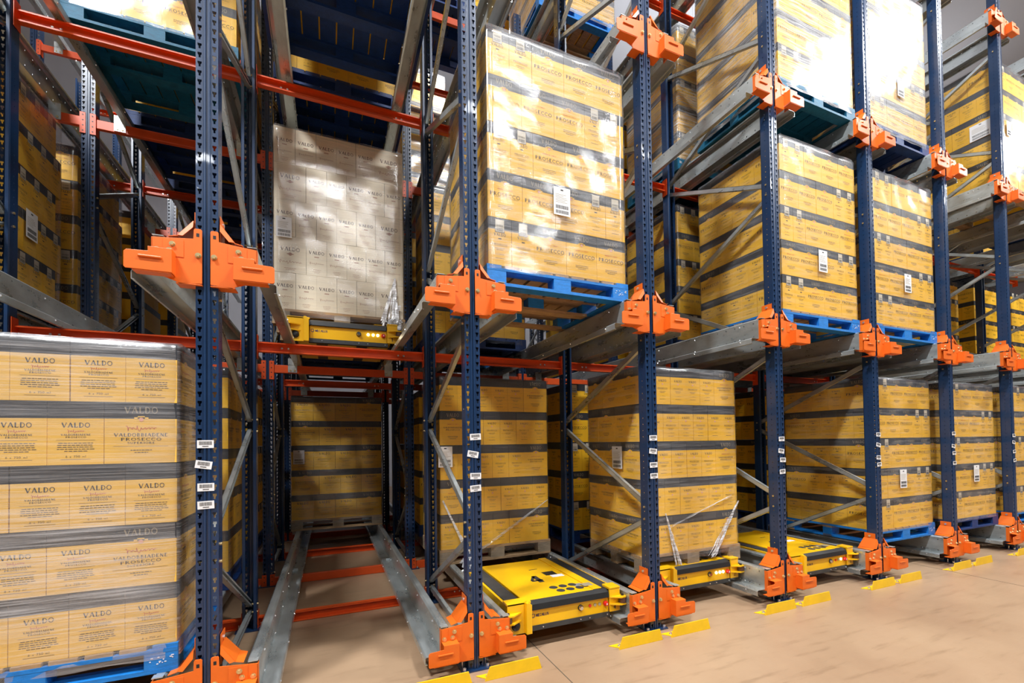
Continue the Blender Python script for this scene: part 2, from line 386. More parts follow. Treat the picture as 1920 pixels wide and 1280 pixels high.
# ------------------------------------------------------------------ cartons
def carton_mesh(kind, n, wd, h):
    mb = MB()
    g = .0012; a, b = wd/2-g, n/2-g; bt = h-.085
    body, ink = {'gold': ('gold', 'goldink'), 'val': ('gold', 'ink'), 'oro': ('goldo', 'ink'), 'four': ('gold', 'goldink'), 'white': ('cream', 'creamink')}[kind]
    if kind == 'white':
        mb.box(-a, a, -b, b, .001, h-.0015, body)
    else:
        mb.box(-a, a, -b, b, .001, bt, body); mb.box(-a, a, -b, b, bt, h-.0015, 'band')
    for face, dep, halfw in (('-Y', b, a), ('+Y', b, a)):
        if kind == 'white':
            put(mb, text_quads('VALDO', wd*.60), face, 0, h*.60, dep, ink)
            put(mb, rectq(-.028, .028, h*.50, h*.53)+discq(0, h*.515, .016), face, 0, 0, dep, 'creamred')
            put(mb, script_line(wd*.72, .035, 2), face, 0, h*.30, dep, 'creamred')
            put(mb, paragraph(wd*.4, h*.12, 2, .014, .004, 5), face, 0, 0, dep, 'creamred')
            continue
        put(mb, text_quads('VALDO', wd*.46, .034), face, 0, bt+.028, dep, 'bandtext')
        put(mb, rectq(-.030, .030, bt-.001, bt+.008)+rectq(-.015, .015, bt, bt+.014), face, 0, 0, dep, body, .0008)
        put(mb, discq(0, bt-.004, .010), face, 0, 0, dep, 'pink', .0012)
        if kind == 'gold':
            put(mb, text_quads('MARCA ORO', wd*.42, .009), face, 0, bt-.052, dep, 'red')
            put(mb, text_quads('PROSECCO', wd*.86, .026), face, 0, bt-.100, dep, ink)
            put(mb, rectq(-wd*.38, wd*.38, bt-.108, bt-.1065), face, 0, 0, dep, ink)
            put(mb, paragraph(wd*.42, bt-.165, 3, .012, .0035, 3), face, 0, 0, dep, ink)
        elif kind in ('val', 'four'):
            put(mb, text_quads('MARCA ORO', wd*.40, .009), face, 0, bt-.05, dep, 'red')
            put(mb, text_quads('VALDOBBIADENE', wd*.70, .014), face, 0, bt-.085, dep, ink)
            put(mb, text_quads('PROSECCO', wd*.52, .014), face, 0, bt-.107, dep, ink)
            put(mb, paragraph(wd*.4, bt-.165, 3, .012, .0035, 4), face, 0, 0, dep, ink)
        else:
            put(mb, script_line(wd*.42, .028, 1), face, 0, bt-.050, dep, 'red')
            put(mb, text_quads('VALDOBBIADENE', wd*.74, .017), face, 0, bt-.092, dep, 'goldink')
            put(mb, text_quads('PROSECCO', wd*.56, .015), face, 0, bt-.114, dep, 'goldink')
            put(mb, text_quads('SUPERIORE', wd*.38, .010), face, 0, bt-.130, dep, 'goldink')
            put(mb, rectq(-wd*.38, wd*.38, bt-.143, bt-.1418), face, 0, 0, dep, 'goldink')
            put(mb, paragraph(wd*.3, bt-.165, 2, .012, .0035, 4), face, 0, 0, dep, 'goldink')
    for face, dep in (('-X', a), ('+X', a)):
        if kind == 'white':
            put(mb, text_quads('VALDO', n*.74), face, 0, h*.60, dep, ink)
            put(mb, rectq(-.02, .02, h*.51, h*.535), face, 0, 0, dep, 'creamred')
            put(mb, script_line(n*.70, .025, 2), face, 0, h*.34, dep, 'creamred')
            put(mb, paragraph(n*.4, h*.16, 3, .014, .0035, 5), face, 0, 0, dep, 'creamred')
            continue
        put(mb, text_quads('VALDO', n*.50), face, 0, bt-.045, dep, 'ink')
        if kind == 'oro':
            put(mb, script_line(n*.30, .018, 1), face, 0, bt-.064, dep, 'red')
            put(mb, text_quads('VALDOBBIADENE', n*.52, .009), face, 0, bt-.086, dep, ink)
            put(mb, text_quads('PROSECCO', n*.36, .008), face, 0, bt-.098, dep, ink)
            put(mb, rectq(-n*.34, n*.34, bt-.109, bt-.1078), face, 0, 0, dep, ink)
            put(mb, paragraph(n*.66, bt-.125, 5, .010, .003, 6), face, 0, 0, dep, ink)
            put(mb, text_quads('6 x 750 ml', n*.36, .010), face, 0, bt-.195, dep, ink)
            put(mb, rectq(-n*.26, n*.26, bt-.205, bt-.2035), face, 0, 0, dep, ink)
        else:
            put(mb, rectq(-.012, .012, bt-.068, bt-.060), face, 0, 0, dep, 'ink') if kind == 'gold' else put(mb, discq(0, bt-.066, .0085), face, 0, 0, dep, 'pink')
            put(mb, text_quads('PROSECCO', n*.62, .010), face, 0, bt-.110, dep, ink)
            put(mb, rectq(-n*.3, n*.3, bt-.116, bt-.1148), face, 0, 0, dep, ink)
            put(mb, paragraph(n*.4, bt-.135, 2, .011, .003, 7), face, 0, 0, dep, ink)
            put(mb, text_quads('6 x 750 ml', n*.34, .009), face, 0, bt-.180, dep, ink)
            put(mb, paragraph(n*.55, bt-.205, 1, .011, .003, 8), face, 0, 0, dep, ink)
        if face == '+X' and kind == 'gold':
            put(mb, rectq(-.036, .036, bt-.020, h-.010), face, 0, 0, dep, 'ink', .0010)
            put(mb, rectq(-.033, .033, bt-.017, h-.013), face, 0, 0, dep, 'lblpaper', .0016)
            bars = []
            x = -.026
            rnd = random.Random(4)
            while x < .026:
                l = rnd.uniform(.0015, .004); bars += rectq(x, x+l, bt-.010, bt+.012); bars += rectq(x, x+l*.7, bt+.020, bt+.034); x += l+.0022
            put(mb, bars, face, 0, 0, dep, 'ink', .0022)
    return mb.mesh('wine_carton')
def plain_carton(body):
    pass
KINDS = {'gold': (.18, .27, .3415), 'val': (.18, .27, .3370), 'oro': (.22, .305, .3170), 'four': (.28, .35, .3415), 'white': (.18, .27, .3415)}
CM = {k: carton_mesh(k, *v) for k, v in KINDS.items()}
def mesh_arrays(me):
    v = np.empty(len(me.vertices)*3, 'f4'); me.vertices.foreach_get('co', v); v = v.reshape(-1, 3)
    f = [tuple(p.vertices) for p in me.polygons]
    mi = [me.materials[p.material_index] for p in me.polygons]
    return v, f, mi
CA = {k: mesh_arrays(m) for k, m in CM.items()}

class Stack:
    """collects the far and hidden cartons into one object"""
    def __init__(s): s.v = []; s.f = []; s.m = []; s.mats = []; s.n = 0
    def add(s, arrs, loc, rz):
        v, f, mi = arrs; c, q = math.cos(rz), math.sin(rz)
        R = np.array([[c, -q, 0], [q, c, 0], [0, 0, 1]], 'f4')
        s.v.append(v@R.T+np.array(loc, 'f4'))
        for p in f: s.f.append(tuple(i+s.n for i in p))
        for m in mi:
            if m not in s.mats: s.mats.append(m)
            s.m.append(s.mats.index(m))
        s.n += len(v)
    def build(s, name):
        me = bpy.data.meshes.new(name); me.from_pydata(np.concatenate(s.v).tolist(), [], s.f)
        for m in s.mats: me.materials.append(m)
        me.polygons.foreach_set('material_index', s.m); me.update()
        o = bpy.data.objects.new(name, me); COL.objects.link(o); return o
FAR = Stack()
def plain_arr(kind, dx, dy):
    mb = MB(); h = KINDS[kind][2]
    body = {'gold': 'gold', 'val': 'gold', 'oro': 'goldo', 'four': 'gold', 'white': 'cream'}[kind]
    a, b = dx/2-.0012, dy/2-.0012
    if kind == 'white': mb.box(-a, a, -b, b, .001, h-.0015, body)
    else: mb.box(-a, a, -b, b, .001, h-.085, body); mb.box(-a, a, -b, b, h-.085, h-.0015, 'band')
    return mesh_arrays(mb.mesh('plain'))

# one layer: list of (x, y, rot, dx, dy, role) ; x,y centre in load space
def layer(kind, par, D):
    n, wd, h = KINDS[kind]; L = []
    def narrow(x, y, role, lab=True): L.append((x+n/2, y+wd/2, -PI/2 if lab else PI/2, n, wd, role))     # narrow face to the aisle
    def wide(x, y, role): L.append((x+wd/2, y+n/2, 0.0, wd, n, role))
    if kind == 'gold':
        if par == 0:
            narrow(0, 0, 'FL'); narrow(n, 0, 'F')
            for k in range(3): wide(2*n+k*wd, 0, 'F' if k < 2 else 'FR')
            y = wd
            while y+n <= D+1e-3: wide(0, y, 'L'); y += n
            y = n
            while y+n <= D+1e-3: wide(1.17-wd, y, 'R'); y += n
        else:
            for k in range(3): wide(k*wd, 0, 'FL' if k == 0 else 'F')
            narrow(3*wd, 0, 'F'); narrow(3*wd+n, 0, 'FR')
            y = n
            for k in range(3): wide(0, y, 'L'); y += n
            narrow(0, y, 'L')
            y = wd
            while y+n <= D+1e-3: wide(1.17-wd, y, 'R'); y += n
        return L
    cnt = {'val': 5, 'white': 5, 'oro': 4, 'four': 3}[kind]; W = cnt*n+wd
    if kind == 'oro': par = 1-par
    if par == 0:
        for k in range(cnt): narrow(k*n, 0, 'FL' if k == 0 else 'F', k % 2 == 0)
        wide(cnt*n, 0, 'FR')
        y = wd
        while y+wd <= D+1e-3: narrow(0, y, 'L'); y += wd
        y = n
        while y+n <= D+1e-3: wide(W-wd, y, 'R'); y += n
    else:
        wide(0, 0, 'FL')
        for k in range(cnt): narrow(wd+k*n, 0, 'FR' if k == cnt-1 else 'F', k % 2 == 0)
        y = n
        while y+n <= D*.55: wide(0, y, 'L'); y += n
        if y+wd <= D+1e-3: narrow(0, y, 'L'); y += wd
        if y+n <= D+1e-3: wide(0, y, 'L')
        y = wd
        while y+wd <= D+1e-3: narrow(W-n, y, 'R'); y += wd
    return L
LW = {'gold': 1.17, 'val': 1.17, 'white': 1.17, 'oro': 1.185, 'four': 1.19}

# ------------------------------------------------------------------ setting
def struct(o): o['kind'] = 'structure'; return o
fl = MB(); fl.box(-14, 34, -16, 16, -.2, 0, 'floor'); struct(fl.build('floor'))
jt = MB()
jt.box(3.497, 3.503, -9, 12, -.001, .0012, 'joint'); jt.box(8.497, 8.503, -9, 12, -.001, .0012, 'joint'); jt.box(-1.503, -1.497, -9, 12, -.001, .0012, 'joint')
jt.box(-12, 30, -2.402, -2.398, -.001, .0012, 'joint')
tj = jt.build('trim_1'); struct(tj)
bw = MB(); bw.box(-14, 34, 13.0, 13.2, 0, 15, 'wall'); struct(bw.build('wall_back'))
lw = MB(); lw.box(-14.2, -14, -16, 13.2, 0, 15, 'wall'); struct(lw.build('wall_left'))
rw = MB(); rw.box(34, 34.2, -16, 13.2, 0, 15, 'wall'); struct(rw.build('wall_right'))
cl = MB(); cl.box(-14, 34, -16, 13.2, 12.6, 12.8, 'ceil'); struct(cl.build('ceiling'))

# ceiling lamps hanging over the aisle and the racks
def lamp_proto():
    r = empty('hanging_lamp')
    mb = MB(); mb.prism([(-.17, 0), (.17, 0), (.11, .09), (-.11, .09)], 'X', -.75, .75, 'lamp_body'); mb.build('lamp_housing', r)
    c = MB(); c.cyl((-.5, 0, .09), 'Z', .004, 3.2, 'steelbolt', 6); c.cyl((.5, 0, .09), 'Z', .004, 3.2, 'steelbolt', 6); c.build('hanging_cable', r)
    return r
lp = lamp_proto(); reg(lp)
first = True
ld = {}
def add_lamp(x, y, z, power, label, up=False):
    global first
    r = lp if first else copy_tree(lp); first = False
    r.location = (x, y, z); tag(r, label, 'lamp', 'hanging warehouse lamps')
    if power not in ld:
        l = bpy.data.lights.new('lamp_light', 'AREA'); l.shape = 'RECTANGLE'; l.size = 1.45; l.size_y = .34; l.energy = power
        l.color = (.965, .985, 1.0); ld[power] = l
    o = bpy.data.objects.new('lamp_light', ld[power]); COL.objects.link(o); o.parent = r; o.location = (0, 0, -.012)
    if up:                                                          # extra upward light, added only to brighten the roof and wall
        o2 = bpy.data.objects.new('added_uplight', ld[power]); COL.objects.link(o2); o2.parent = r; o2.location = (0, 0, .105); o2.rotation_euler = (PI, 0, 0)
LZ = 9.3
for i, x in enumerate((-1.6, 5.4, 12.4, 19.4)): add_lamp(x, -2.6, LZ, 900 if i == 0 else 560, f'long white lamp above the aisle edge, {ORD[i]} from the left')
for i, x in enumerate((-1.6, 1.9, 5.8, 9.5, 14)): add_lamp(x, -6.7, LZ, (120, 120, 70, 70, 120)[i], f'long white lamp over the middle of the aisle, {ORD[i]} from the left')
for i, x in enumerate((-1.5, 3.5, 9.0)): add_lamp(x, -11, LZ, 90, f'long white lamp over the far side of the aisle, {ORD[i]} from the left')
for i, x in enumerate((-1, 5, 11, 18)): add_lamp(x, 5.2, 9.4, (170, 170, 110, 60)[i], f'long white lamp above the rack tops, {ORD[i]} from the left', True)

# ------------------------------------------------------------------ upright frames
def cell(mb, O, U, V, u0, u1, v0, v1, hole, mat):
    """one pitch cell of a punched strip: two polygons around a hole (list of (u,v), left side up then right side up)"""
    Lh, Rh = hole
    P = lambda u, v: tuple(O[i]+U[i]*u+V[i]*v for i in range(3))
    uc = (Lh[0][0]+Rh[0][0])/2
    mb.poly([P(u0, v0), P(uc, v0)]+[P(uc, Lh[0][1])]+[P(a, b) for a, b in Lh]+[P(uc, Lh[-1][1]), P(uc, v1), P(u0, v1)], mat)
    mb.poly([P(uc, v0), P(u1, v0), P(u1, v1), P(uc, v1), P(uc, Rh[-1][1])]+[P(a, b) for a, b in reversed(Rh)]+[P(uc, Rh[0][1])], mat)
def keyhole(uc, vc):
    L_ = [(uc-.0045, vc-.015), (uc-.0045, vc-.002), (uc-.0095, vc+.003), (uc-.0095, vc+.014)]
    R_ = [(uc+.0045, vc-.015), (uc+.0045, vc-.002), (uc+.0095, vc+.003), (uc+.0095, vc+.014)]
    return L_, R_
def smallhole(uc, vc, r=.004):
    return [(uc-r*.6, vc-r), (uc-r, vc), (uc-r*.6, vc+r)], [(uc+r*.6, vc-r), (uc+r, vc), (uc+r*.6, vc+r)]
def upright_mesh(H):
    mb = MB(); p = .05; k = int(H/p)
    hw = .051; g = .017; dp = .085
    for i in range(k):
        v0, v1 = i*p, (i+1)*p; vc = v0+p/2
        for u0, u1 in ((-hw, -g), (g, hw)):
            cell(mb, (0, 0, 0), (1, 0, 0), (0, 0, 1), u0, u1, v0, v1, keyhole((u0+u1)/2, vc), 'blue')
        for X in (-hw, hw):
            cell(mb, (X, 0, 0), (0, 1, 0), (0, 0, 1), 0, dp, v0, v1, smallhole(.045, vc), 'blue')
    z0, z1 = 0, k*p
    # centre rib: two raised edges and a shallow groove
    prof = [(-g, 0), (-.013, -.008), (-.006, -.008), (-.004, -.002), (.004, -.002), (.006, -.008), (.013, -.008), (g, 0)]
    for a, b in zip(prof[:-1], prof[1:]): mb.poly([(a[0], a[1], z0), (b[0], b[1], z0), (b[0], b[1], z1), (a[0], a[1], z1)], 'blue')
    for sx in (-1, 1):      # rear lips
        pr = [(hw, dp), (hw-.004, dp+.008), (.030, dp+.008), (.030, dp-.008)]
        for a, b in zip(pr[:-1], pr[1:]): mb.poly([(sx*a[0], a[1], z0), (sx*b[0], b[1], z0), (sx*b[0], b[1], z1), (sx*a[0], a[1], z1)], 'blue')
    me = mb.mesh('upright')
    bm = bmesh.new(); bm.from_mesh(me); bmesh.ops.remove_doubles(bm, verts=bm.verts, dist=1e-5)
    bmesh.ops.recalc_face_normals(bm, faces=bm.faces); bm.to_mesh(me); bm.free()
    o = bpy.data.objects.new('upright', me); COL.objects.link(o)
    md = o.modifiers.new('t', 'SOLIDIFY'); md.thickness = .0025; md.offset = 0
    bake(o); me2 = o.data; bpy.data.objects.remove(o); return me2
def brace(mb, y0, z0, y1, z1, mat='galv', s=.022, t=.016):
    """C section brace between two nodes in the YZ plane"""
    L = math.hypot(y1-y0, z1-z0); a = math.atan2(z1-z0, y1-y0)
    st = len(mb.v)
    mb.box(-t, t, 0, L, -s, -s+.003, mat); mb.box(-t, t, 0, L, s-.003, s, mat); mb.box(-t, -t+.003, 0, L, -s, s, mat)
    mb.box(t-.003, t, 0, L, s-.012, s, mat); mb.box(t-.003, t, 0, L, -s, -s+.012, mat)
    mb.xf(Matrix.Translation((0, y0, z0)) @ Matrix.Rotation(a, 4, 'X'), st)
def frame_proto(depth, H, stickers):
    root = empty('upright_frame')
    me = upright_mesh(H)
    u1 = raw_obj('upright', me, root, (0, 0, .008))
    u2 = raw_obj('upright', me, root, (0, depth, .008)); u2.rotation_euler = (0, 0, PI)
    for y in (.045, depth-.045):
        fp = MB(); fp.box(-.10, .10, y-.075, y+.075, 0, .008, 'blue')
        for sx in (-1, 1): fp.cyl((sx*.08, y-.05*(1 if y < .5 else -1), .008), 'Z', .011, .018, 'steelbolt', 6); fp.cyl((sx*.08, y, .008), 'Z', .006, .035, 'steelbolt', 8)
        fp.build('foot_plate', root)
    yf, yr = .045, depth-.045
    def br(*a):
        mb = MB(); brace(mb, *a)
        for (y, z) in ((a[0]-.0, a[1]), (a[2], a[3])):
            mb.cyl((-.0595, y+.0, z), 'X', .0085, .119, 'zinc', 6)
        return mb.build('brace', root)
    br(yf, .135, yr, .135)
    fz = [.92, 2.36, 3.86, 5.29, 6.75]; rz = [.20, 1.67, 3.12, 4.57, 6.02]; e = .048
    for i in range(5):
        br(yr, rz[i]+(e if i else 0), yf, fz[i]-e)
        if i < 4: br(yf, fz[i]+e, yr, rz[i+1]-e)
    if stickers:
        for k, (x, z, r) in enumerate(((-.006, 1.515, .0), (-.014, 1.405, .16), (-.004, 1.285, 0), (-.004, 1.190, -.03))):
            sb = MB(); st = 0
            sb.box(-.038, .038, -.0012, 0, -.021, .021, 'white')
            rnd = random.Random(k); xx = -.028
            while xx < .027:
                l = rnd.uniform(.001, .003); sb.box(xx, xx+l, -.0018, -.0012, -.004, .015, 'ink'); xx += l+.0018
            sb.box(-.014, .014, -.0018, -.0012, -.014, -.010, 'ink')
            sb.xf(Matrix.Rotation(r, 4, 'Y')); sb.build('barcode_label', root, (x, -.0095, z))['label'] = 'white barcode sticker'
    reg(root); return root
FY = [0.0, 2.5, 4.87, 7.25]; FD = [1.4, 1.2, 1.2, 1.2]; FTOP = [7.5, 7.32, 7.32, 7.32]
NX = range(-1, 13)
LZS = [.238, 2.524, 4.797, 7.08]
pA = frame_proto(1.4, 7.5, True); pB = frame_proto(1.2, 7.32, False)
rows = ['front', 'second', 'third', 'fourth']
usedA = usedB = False
STICK = {1: 0.0, 2: .01, 3: .018, 4: .02, 5: .02, 6: .02, 7: .02}
for r in range(4):
    js = [n for n in NX if not (r == 0 and (n < 0 or n > 9)) and not (r == 1 and n < 0)]
    for j, n in enumerate(js):
        if r == 0:
            o = copy_tree(pA) if usedA else pA; usedA = True
        else:
            o = copy_tree(pB) if usedB else pB; usedB = True
        o.location = (n*1.5, FY[r], 0)
        tag(o, f'blue perforated rack frame with grey bracing, {rows[r]} row, {ORD[j] if j < 13 else "last"} from the left', 'rack frame', 'blue rack uprights')
        if r == 0 and n > 1:                                        # stickers sit a little differently on each post
            rnd = random.Random(n)
            for c in CH[o.name]:
                if c.name.startswith('barcode_label'):
                    c.location.x += .012+rnd.uniform(-.006, .006); c.location.z += rnd.uniform(-.02, .03); c.rotation_euler = (0, rnd.uniform(-.06, .06), 0)

# ------------------------------------------------------------------ rails
def rail_proto(L_):
    """right hand rail seen from its bay: web at x=0, track towards -x, top flange towards +x ; z=0 is the track"""
    root = empty('pallet_rail')
    mb = MB(); p = .1; k = int(L_/p)
    hole = lambda u, v, r=.005: ([(u-r, v-r), (u-r, v+r)], [(u+r, v-r), (u+r, v+r)])
    for i in range(k):
        for (v0, v1, vc) in ((0.0, .045, .028), (.10, .175, .15)):
            cell(mb, (0, 0, 0), (0, 1, 0), (0, 0, 1), i*p, (i+1)*p, v0, v1, hole(i*p+.05, vc), 'galv')
    Y1 = k*p
    def strip(a, b): mb.poly([(a[0], 0, a[1]), (b[0], 0, b[1]), (b[0], Y1, b[1]), (a[0], Y1, a[1])], 'galv')
    strip((0, .045), (0, .10))
    for a, b in zip([(0, .175), (.012, .187), (.048, .187), (.056, .178)], [(.012, .187), (.048, .187), (.056, .178), (.056, .160)]): strip(a, b)
    for a, b in zip([(0, 0), (-.085, 0), (-.093, -.008), (-.093, -.048)], [(-.085, 0), (-.093, -.008), (-.093, -.048), (-.080, -.050)]): strip(a, b)
    me = mb.mesh('rail_profile')
    bm = bmesh.new(); bm.from_mesh(me); bmesh.ops.remove_doubles(bm, verts=bm.verts, dist=1e-5); bm.to_mesh(me); bm.free()
    o = bpy.data.objects.new('rail_profile', me); COL.objects.link(o)
    md = o.modifiers.new('t', 'SOLIDIFY'); md.thickness = .0028; md.offset = 0
    bake(o); o.parent = root
    b = MB()
    for i in range(int(L_/.55)):
        y = .12+i*.55
        b.cyl((-.0935, y, -.022), 'X', .008, -.006, 'steelbolt', 6, .005); b.cyl((-.0014, y+.08, .025), 'X', .008, -.006, 'steelbolt', 6, .005)
        b.cyl((-.0014, y+.08, .148), 'X', .008, -.006, 'steelbolt', 6, .005)
    b.build('rail_bolts', root)
    reg(root); return root
railR = rail_proto(8.4)
# mirrored prototype
def mirror_mesh(me):
    m2 = me.copy()
    bm = bmesh.new(); bm.from_mesh(m2); bmesh.ops.scale(bm, vec=(-1, 1, 1), verts=bm.verts); bmesh.ops.reverse_faces(bm, faces=bm.faces); bm.to_mesh(m2); bm.free()
    return m2
railL = empty('pallet_rail')
for c in CH[railR.name]:
    d = raw_obj(c.name.split('.')[0], mirror_mesh(c.data), railL)
reg(railL)
LV = ['ground level', 'second level', 'third level', 'top level']
uR = uL = False
for l, zb in enumerate(LZS):
    for n in NX:
        if n > 10: continue
        for side in (-1, 1):
            if n == -1 and side < 0: continue
            if side < 0:                                            # belongs to the bay on the left: its right hand rail
                o = copy_tree(railR) if uR else railR; uR = True
            else:
                o = copy_tree(railL) if uL else railL; uL = True
            o.location = (n*1.5+side*.24, .012, zb-.102)
            wh = 'left' if side < 0 else 'right'
            tag(o, f'galvanised pallet rail on the {wh} of post line {ORD[n+1]} from left, {LV[l]}'.replace('post line ', 'the ').replace(' from left', ' post line from left'), 'pallet rail', 'galvanised pallet rails')

# ------------------------------------------------------------------ orange rail end brackets
def bracket_proto():
    root = empty('rail_bracket')
    for s in (-1, 1):
        X = lambda x: s*x
        mp = MB()
        pts = [(X(.019), -.150), (X(.12), -.160), (X(.135), -.150), (X(.238), -.112), (X(.238), .070), (X(.15), .078), (X(.058), .088), (X(.056), .138), (X(.050), .144), (X(.026), .144), (X(.019), .138)]
        if s < 0: pts = pts[::-1]
        mp.prism(pts, 'Y', -.016, -.011, 'orange')
        # bottom and outer return flanges
        mp.box(min(X(.019), X(.135)), max(X(.019), X(.135)), -.016, .06, -.160, -.155, 'orange')
        mp.box(min(X(.235), X(.240)), max(X(.235), X(.240)), -.016, .05, -.112, .068, 'orange')
        mp.box(min(X(.10), X(.19)), max(X(.10), X(.19)), -.0185, -.016, -.02, .070, 'orange')
        for sx in (.038,):
            mp.box(min(X(sx-.007), X(sx+.007)), max(X(sx-.007), X(sx+.007)), -.0165, -.0155, .100, .120, 'black')
        mp.build('mounting_plate', root, bevel=.0012)
        gp = MB()
        pts = [(X(.135), -.128), (X(.325), -.128), (X(.332), -.120), (X(.332), -.045), (X(.322), -.034), (X(.235), -.030), (X(.235), -.006), (X(.135), -.006)]
        if s < 0: pts = pts[::-1]
        gp.prism(pts, 'Y', -.080, -.075, 'orange')
        gp.box(min(X(.135), X(.140)), max(X(.135), X(.140)), -.078, -.014, -.128, -.006, 'orange')
        gp.box(min(X(.135), X(.235)), max(X(.135), X(.235)), -.078, -.014, -.011, -.006, 'orange')
        gp.box(min(X(.140), X(.30)), max(X(.140), X(.30)), -.078, -.014, -.133, -.128, 'orange')
        gp.build('end_guard', root, bevel=.0015)
        rb = MB(); rb.box(min(X(.175), X(.275)), max(X(.175), X(.275)), -.088, -.080, -.066, -.054, 'orange'); ro = rb.build('pressed_rib', root, bevel=.004)
        wg = MB()
        # inclined guide flap beside the post, its front return and the tab bolted to the post side
        A, B_ = (X(.060), .190), (X(.128), .098)
        wg.poly([(A[0], .0, A[1]), (B_[0], -.01, B_[1]), (B_[0], .135, B_[1]), (A[0], .12, A[1])], 'orange')
        wg.poly([(A[0], .0, A[1]), (B_[0], -.01, B_[1]), (X(.104), -.016, .095), (X(.060), -.010, .150)], 'orange')
        wg.poly([(B_[0], -.01, B_[1]), (X(.17), -.012, .088), (X(.17), .125, .088), (B_[0], .135, B_[1])], 'orange')
        wg.box(min(X(.056), X(.060)), max(X(.056), X(.060)), .015, .115, .085, .245, 'orange')
        wo = wg.build('guide_wing', root); md = wo.modifiers.new('t', 'SOLIDIFY'); md.thickness = .003; bake(wo)
        for (x, z) in ((.036, 0), (.150, .045), (.163, .010), (.216, .006)):
            bt = MB(); bt.cyl((0, 0, 0), 'Y', .0145, -.0035, 'zinc', 14); bt.cyl((0, -.0035, 0), 'Y', .0115, -.009, 'zinc', 6, .010)
            bt.build('bolt', root, (X(x), -.016, z))
        bt = MB(); bt.cyl((X(.0602), .065, .215), 'X', .011, s*.008, 'steelbolt', 6); bt.build('side_bolt', root)
        clp = MB(); clp.box(min(X(.190), X(.238)), max(X(.190), X(.238)), -.012, .03, .082, .086, 'galv_plate'); clp.build('rail_lip', root)
    for c in [o for o in COL.objects if o.parent == root and o.modifiers]: bake(c)
    reg(root); return root
bp = bracket_proto(); used = False
for l, zb in enumerate(LZS):
    for n in range(0, 10):
        o = copy_tree(bp) if used else bp; used = True
        o.location = (n*1.5, -.003, zb)
        tag(o, f'orange steel rail bracket on the {ORD[n]} front post from left, {LV[l]}', 'rail bracket', 'orange rail end brackets')

# ------------------------------------------------------------------ cross beams
def beam_proto(ctype):
    root = empty('rack_crossbar'); L_ = 1.5-.112
    mb = MB()
    if ctype:       # open channel, mouth to the aisle
        mb.box(-L_/2, L_/2, -.045, 0, .082, .086, 'beam'); mb.box(-L_/2, L_/2, -.045, 0, 0, .004, 'beam'); mb.box(-L_/2, L_/2, -.006, 0, 0, .086, 'beam')
        mb.box(-L_/2, L_/2, -.045, -.042, .074, .086, 'beam'); mb.box(-L_/2, L_/2, -.045, -.042, 0, .012, 'beam')
        mb.build('channel', root)
        for s in (-1, 1):
            e = MB(); e.box(s*L_/2-.004*(s > 0), s*L_/2+.004*(s < 0), -.075, .0, -.06, .14, 'beam'); e.build('end_plate', root)
            for dx in (.18, .23):
                b = MB(); b.cyl((s*(L_/2-dx), -.006, .045), 'Y', .009, -.006, 'steelbolt', 6); b.build('bolt', root)
    else:
        mb.box(-L_/2, L_/2, 0, .04, 0, .086, 'beam'); mb.build('box_beam', root, bevel=.003)
        for s in (-1, 1):
            e = MB(); e.prism([(s*.694, -.075), (s*.734, -.075), (s*.734, .125), (s*.694, .125)][::(1 if s > 0 else -1)], 'Y', -.012, -.007, 'beam')
            e.box(min(s*.694, s*.690), max(s*.694, s*.690), -.012, .05, -.075, .125, 'beam')
            for zz in (-.05, 0, .05, .1): e.cyl((s*.714, -.012, zz), 'Y', .006, -.002, 'black', 8)
            e.build('end_connector', root)
            g = MB(); x = s*(.75-.24)
            g.box(x-.045, x+.045, -.008, -.004, .008, .160, 'galv_plate'); g.box(x-.045, x+.045, -.008, .03, .087, .091, 'galv_plate')
            for dx in (-.02, .02): g.cyl((x+dx, -.008, .03), 'Y', .009, -.006, 'zinc', 6)
            g.build('rail_support', root)
    for c in [o for o in COL.objects if o.parent == root and o.modifiers]: bake(c)
    reg(root); return root
bC, bB = beam_proto(True), beam_proto(False); uC = uB = False
LINES = [(1.40, True, 'second'), (2.50, False, 'third'), (3.70, True, 'fourth'), (4.87, False, 'fifth'), (6.07, True, 'sixth')]
for l, zb in enumerate(LZS):
    for y, ct, nm in LINES:
        for b in range(-1, 10):
            if b == -1 and y < 2: continue
            if b > 7 and y > 4: continue
            if ct:
                o = copy_tree(bC) if uC else bC; uC = True
                yy = y+.002 if False else y-.0
            else:
                o = copy_tree(bB) if uB else bB; uB = True
                yy = y
            o.location = ((b+.5)*1.5, yy, zb-.150-.086)
            tag(o, f'orange crossbar in bay {b+2} from left, {nm} post line back, {LV[l]}'.replace(f'bay {b+2} from left', f'the {ORD[b+1]} bay from left'), 'crossbar', 'orange rack crossbars', 'thing')

# ------------------------------------------------------------------ floor protectors
def protector_proto(L_):
    root = empty('post_protector')
    mb = MB()
    mb.prism([(0, 0), (L_, 0), (L_-.025, .085), (.035, .085)], 'Y', -.006, 0, 'ylw_floor')
    mb.prism([(-.035, .072), (.03, 0), (L_-.02, 0), (L_-.02, .072)], 'Z', 0, .006, 'ylw_floor')
    mb.build('angle_guard', root, bevel=.001)
    for x in (.035, L_-.06):
        b = MB(); b.cyl((x, .035, .006), 'Z', .014, .004, 'steelbolt', 14); b.cyl((x, .035, .010), 'Z', .009, .010, 'steelbolt', 6); b.build('floor_bolt', root)
    for c in [o for o in COL.objects if o.parent == root and o.modifiers]: bake(c)
    reg(root); return root
pp = protector_proto(.40); used = False
for n in range(0, 10):
    for s, x in (('left', n*1.5-.475), ('right', n*1.5+.005)):
        o = copy_tree(pp) if used else pp; used = True
        o.location = (x, -.158, 0)
        tag(o, f'yellow steel angle on the floor, {s} of the {ORD[n]} front post from left', 'post protector', 'yellow post protectors')

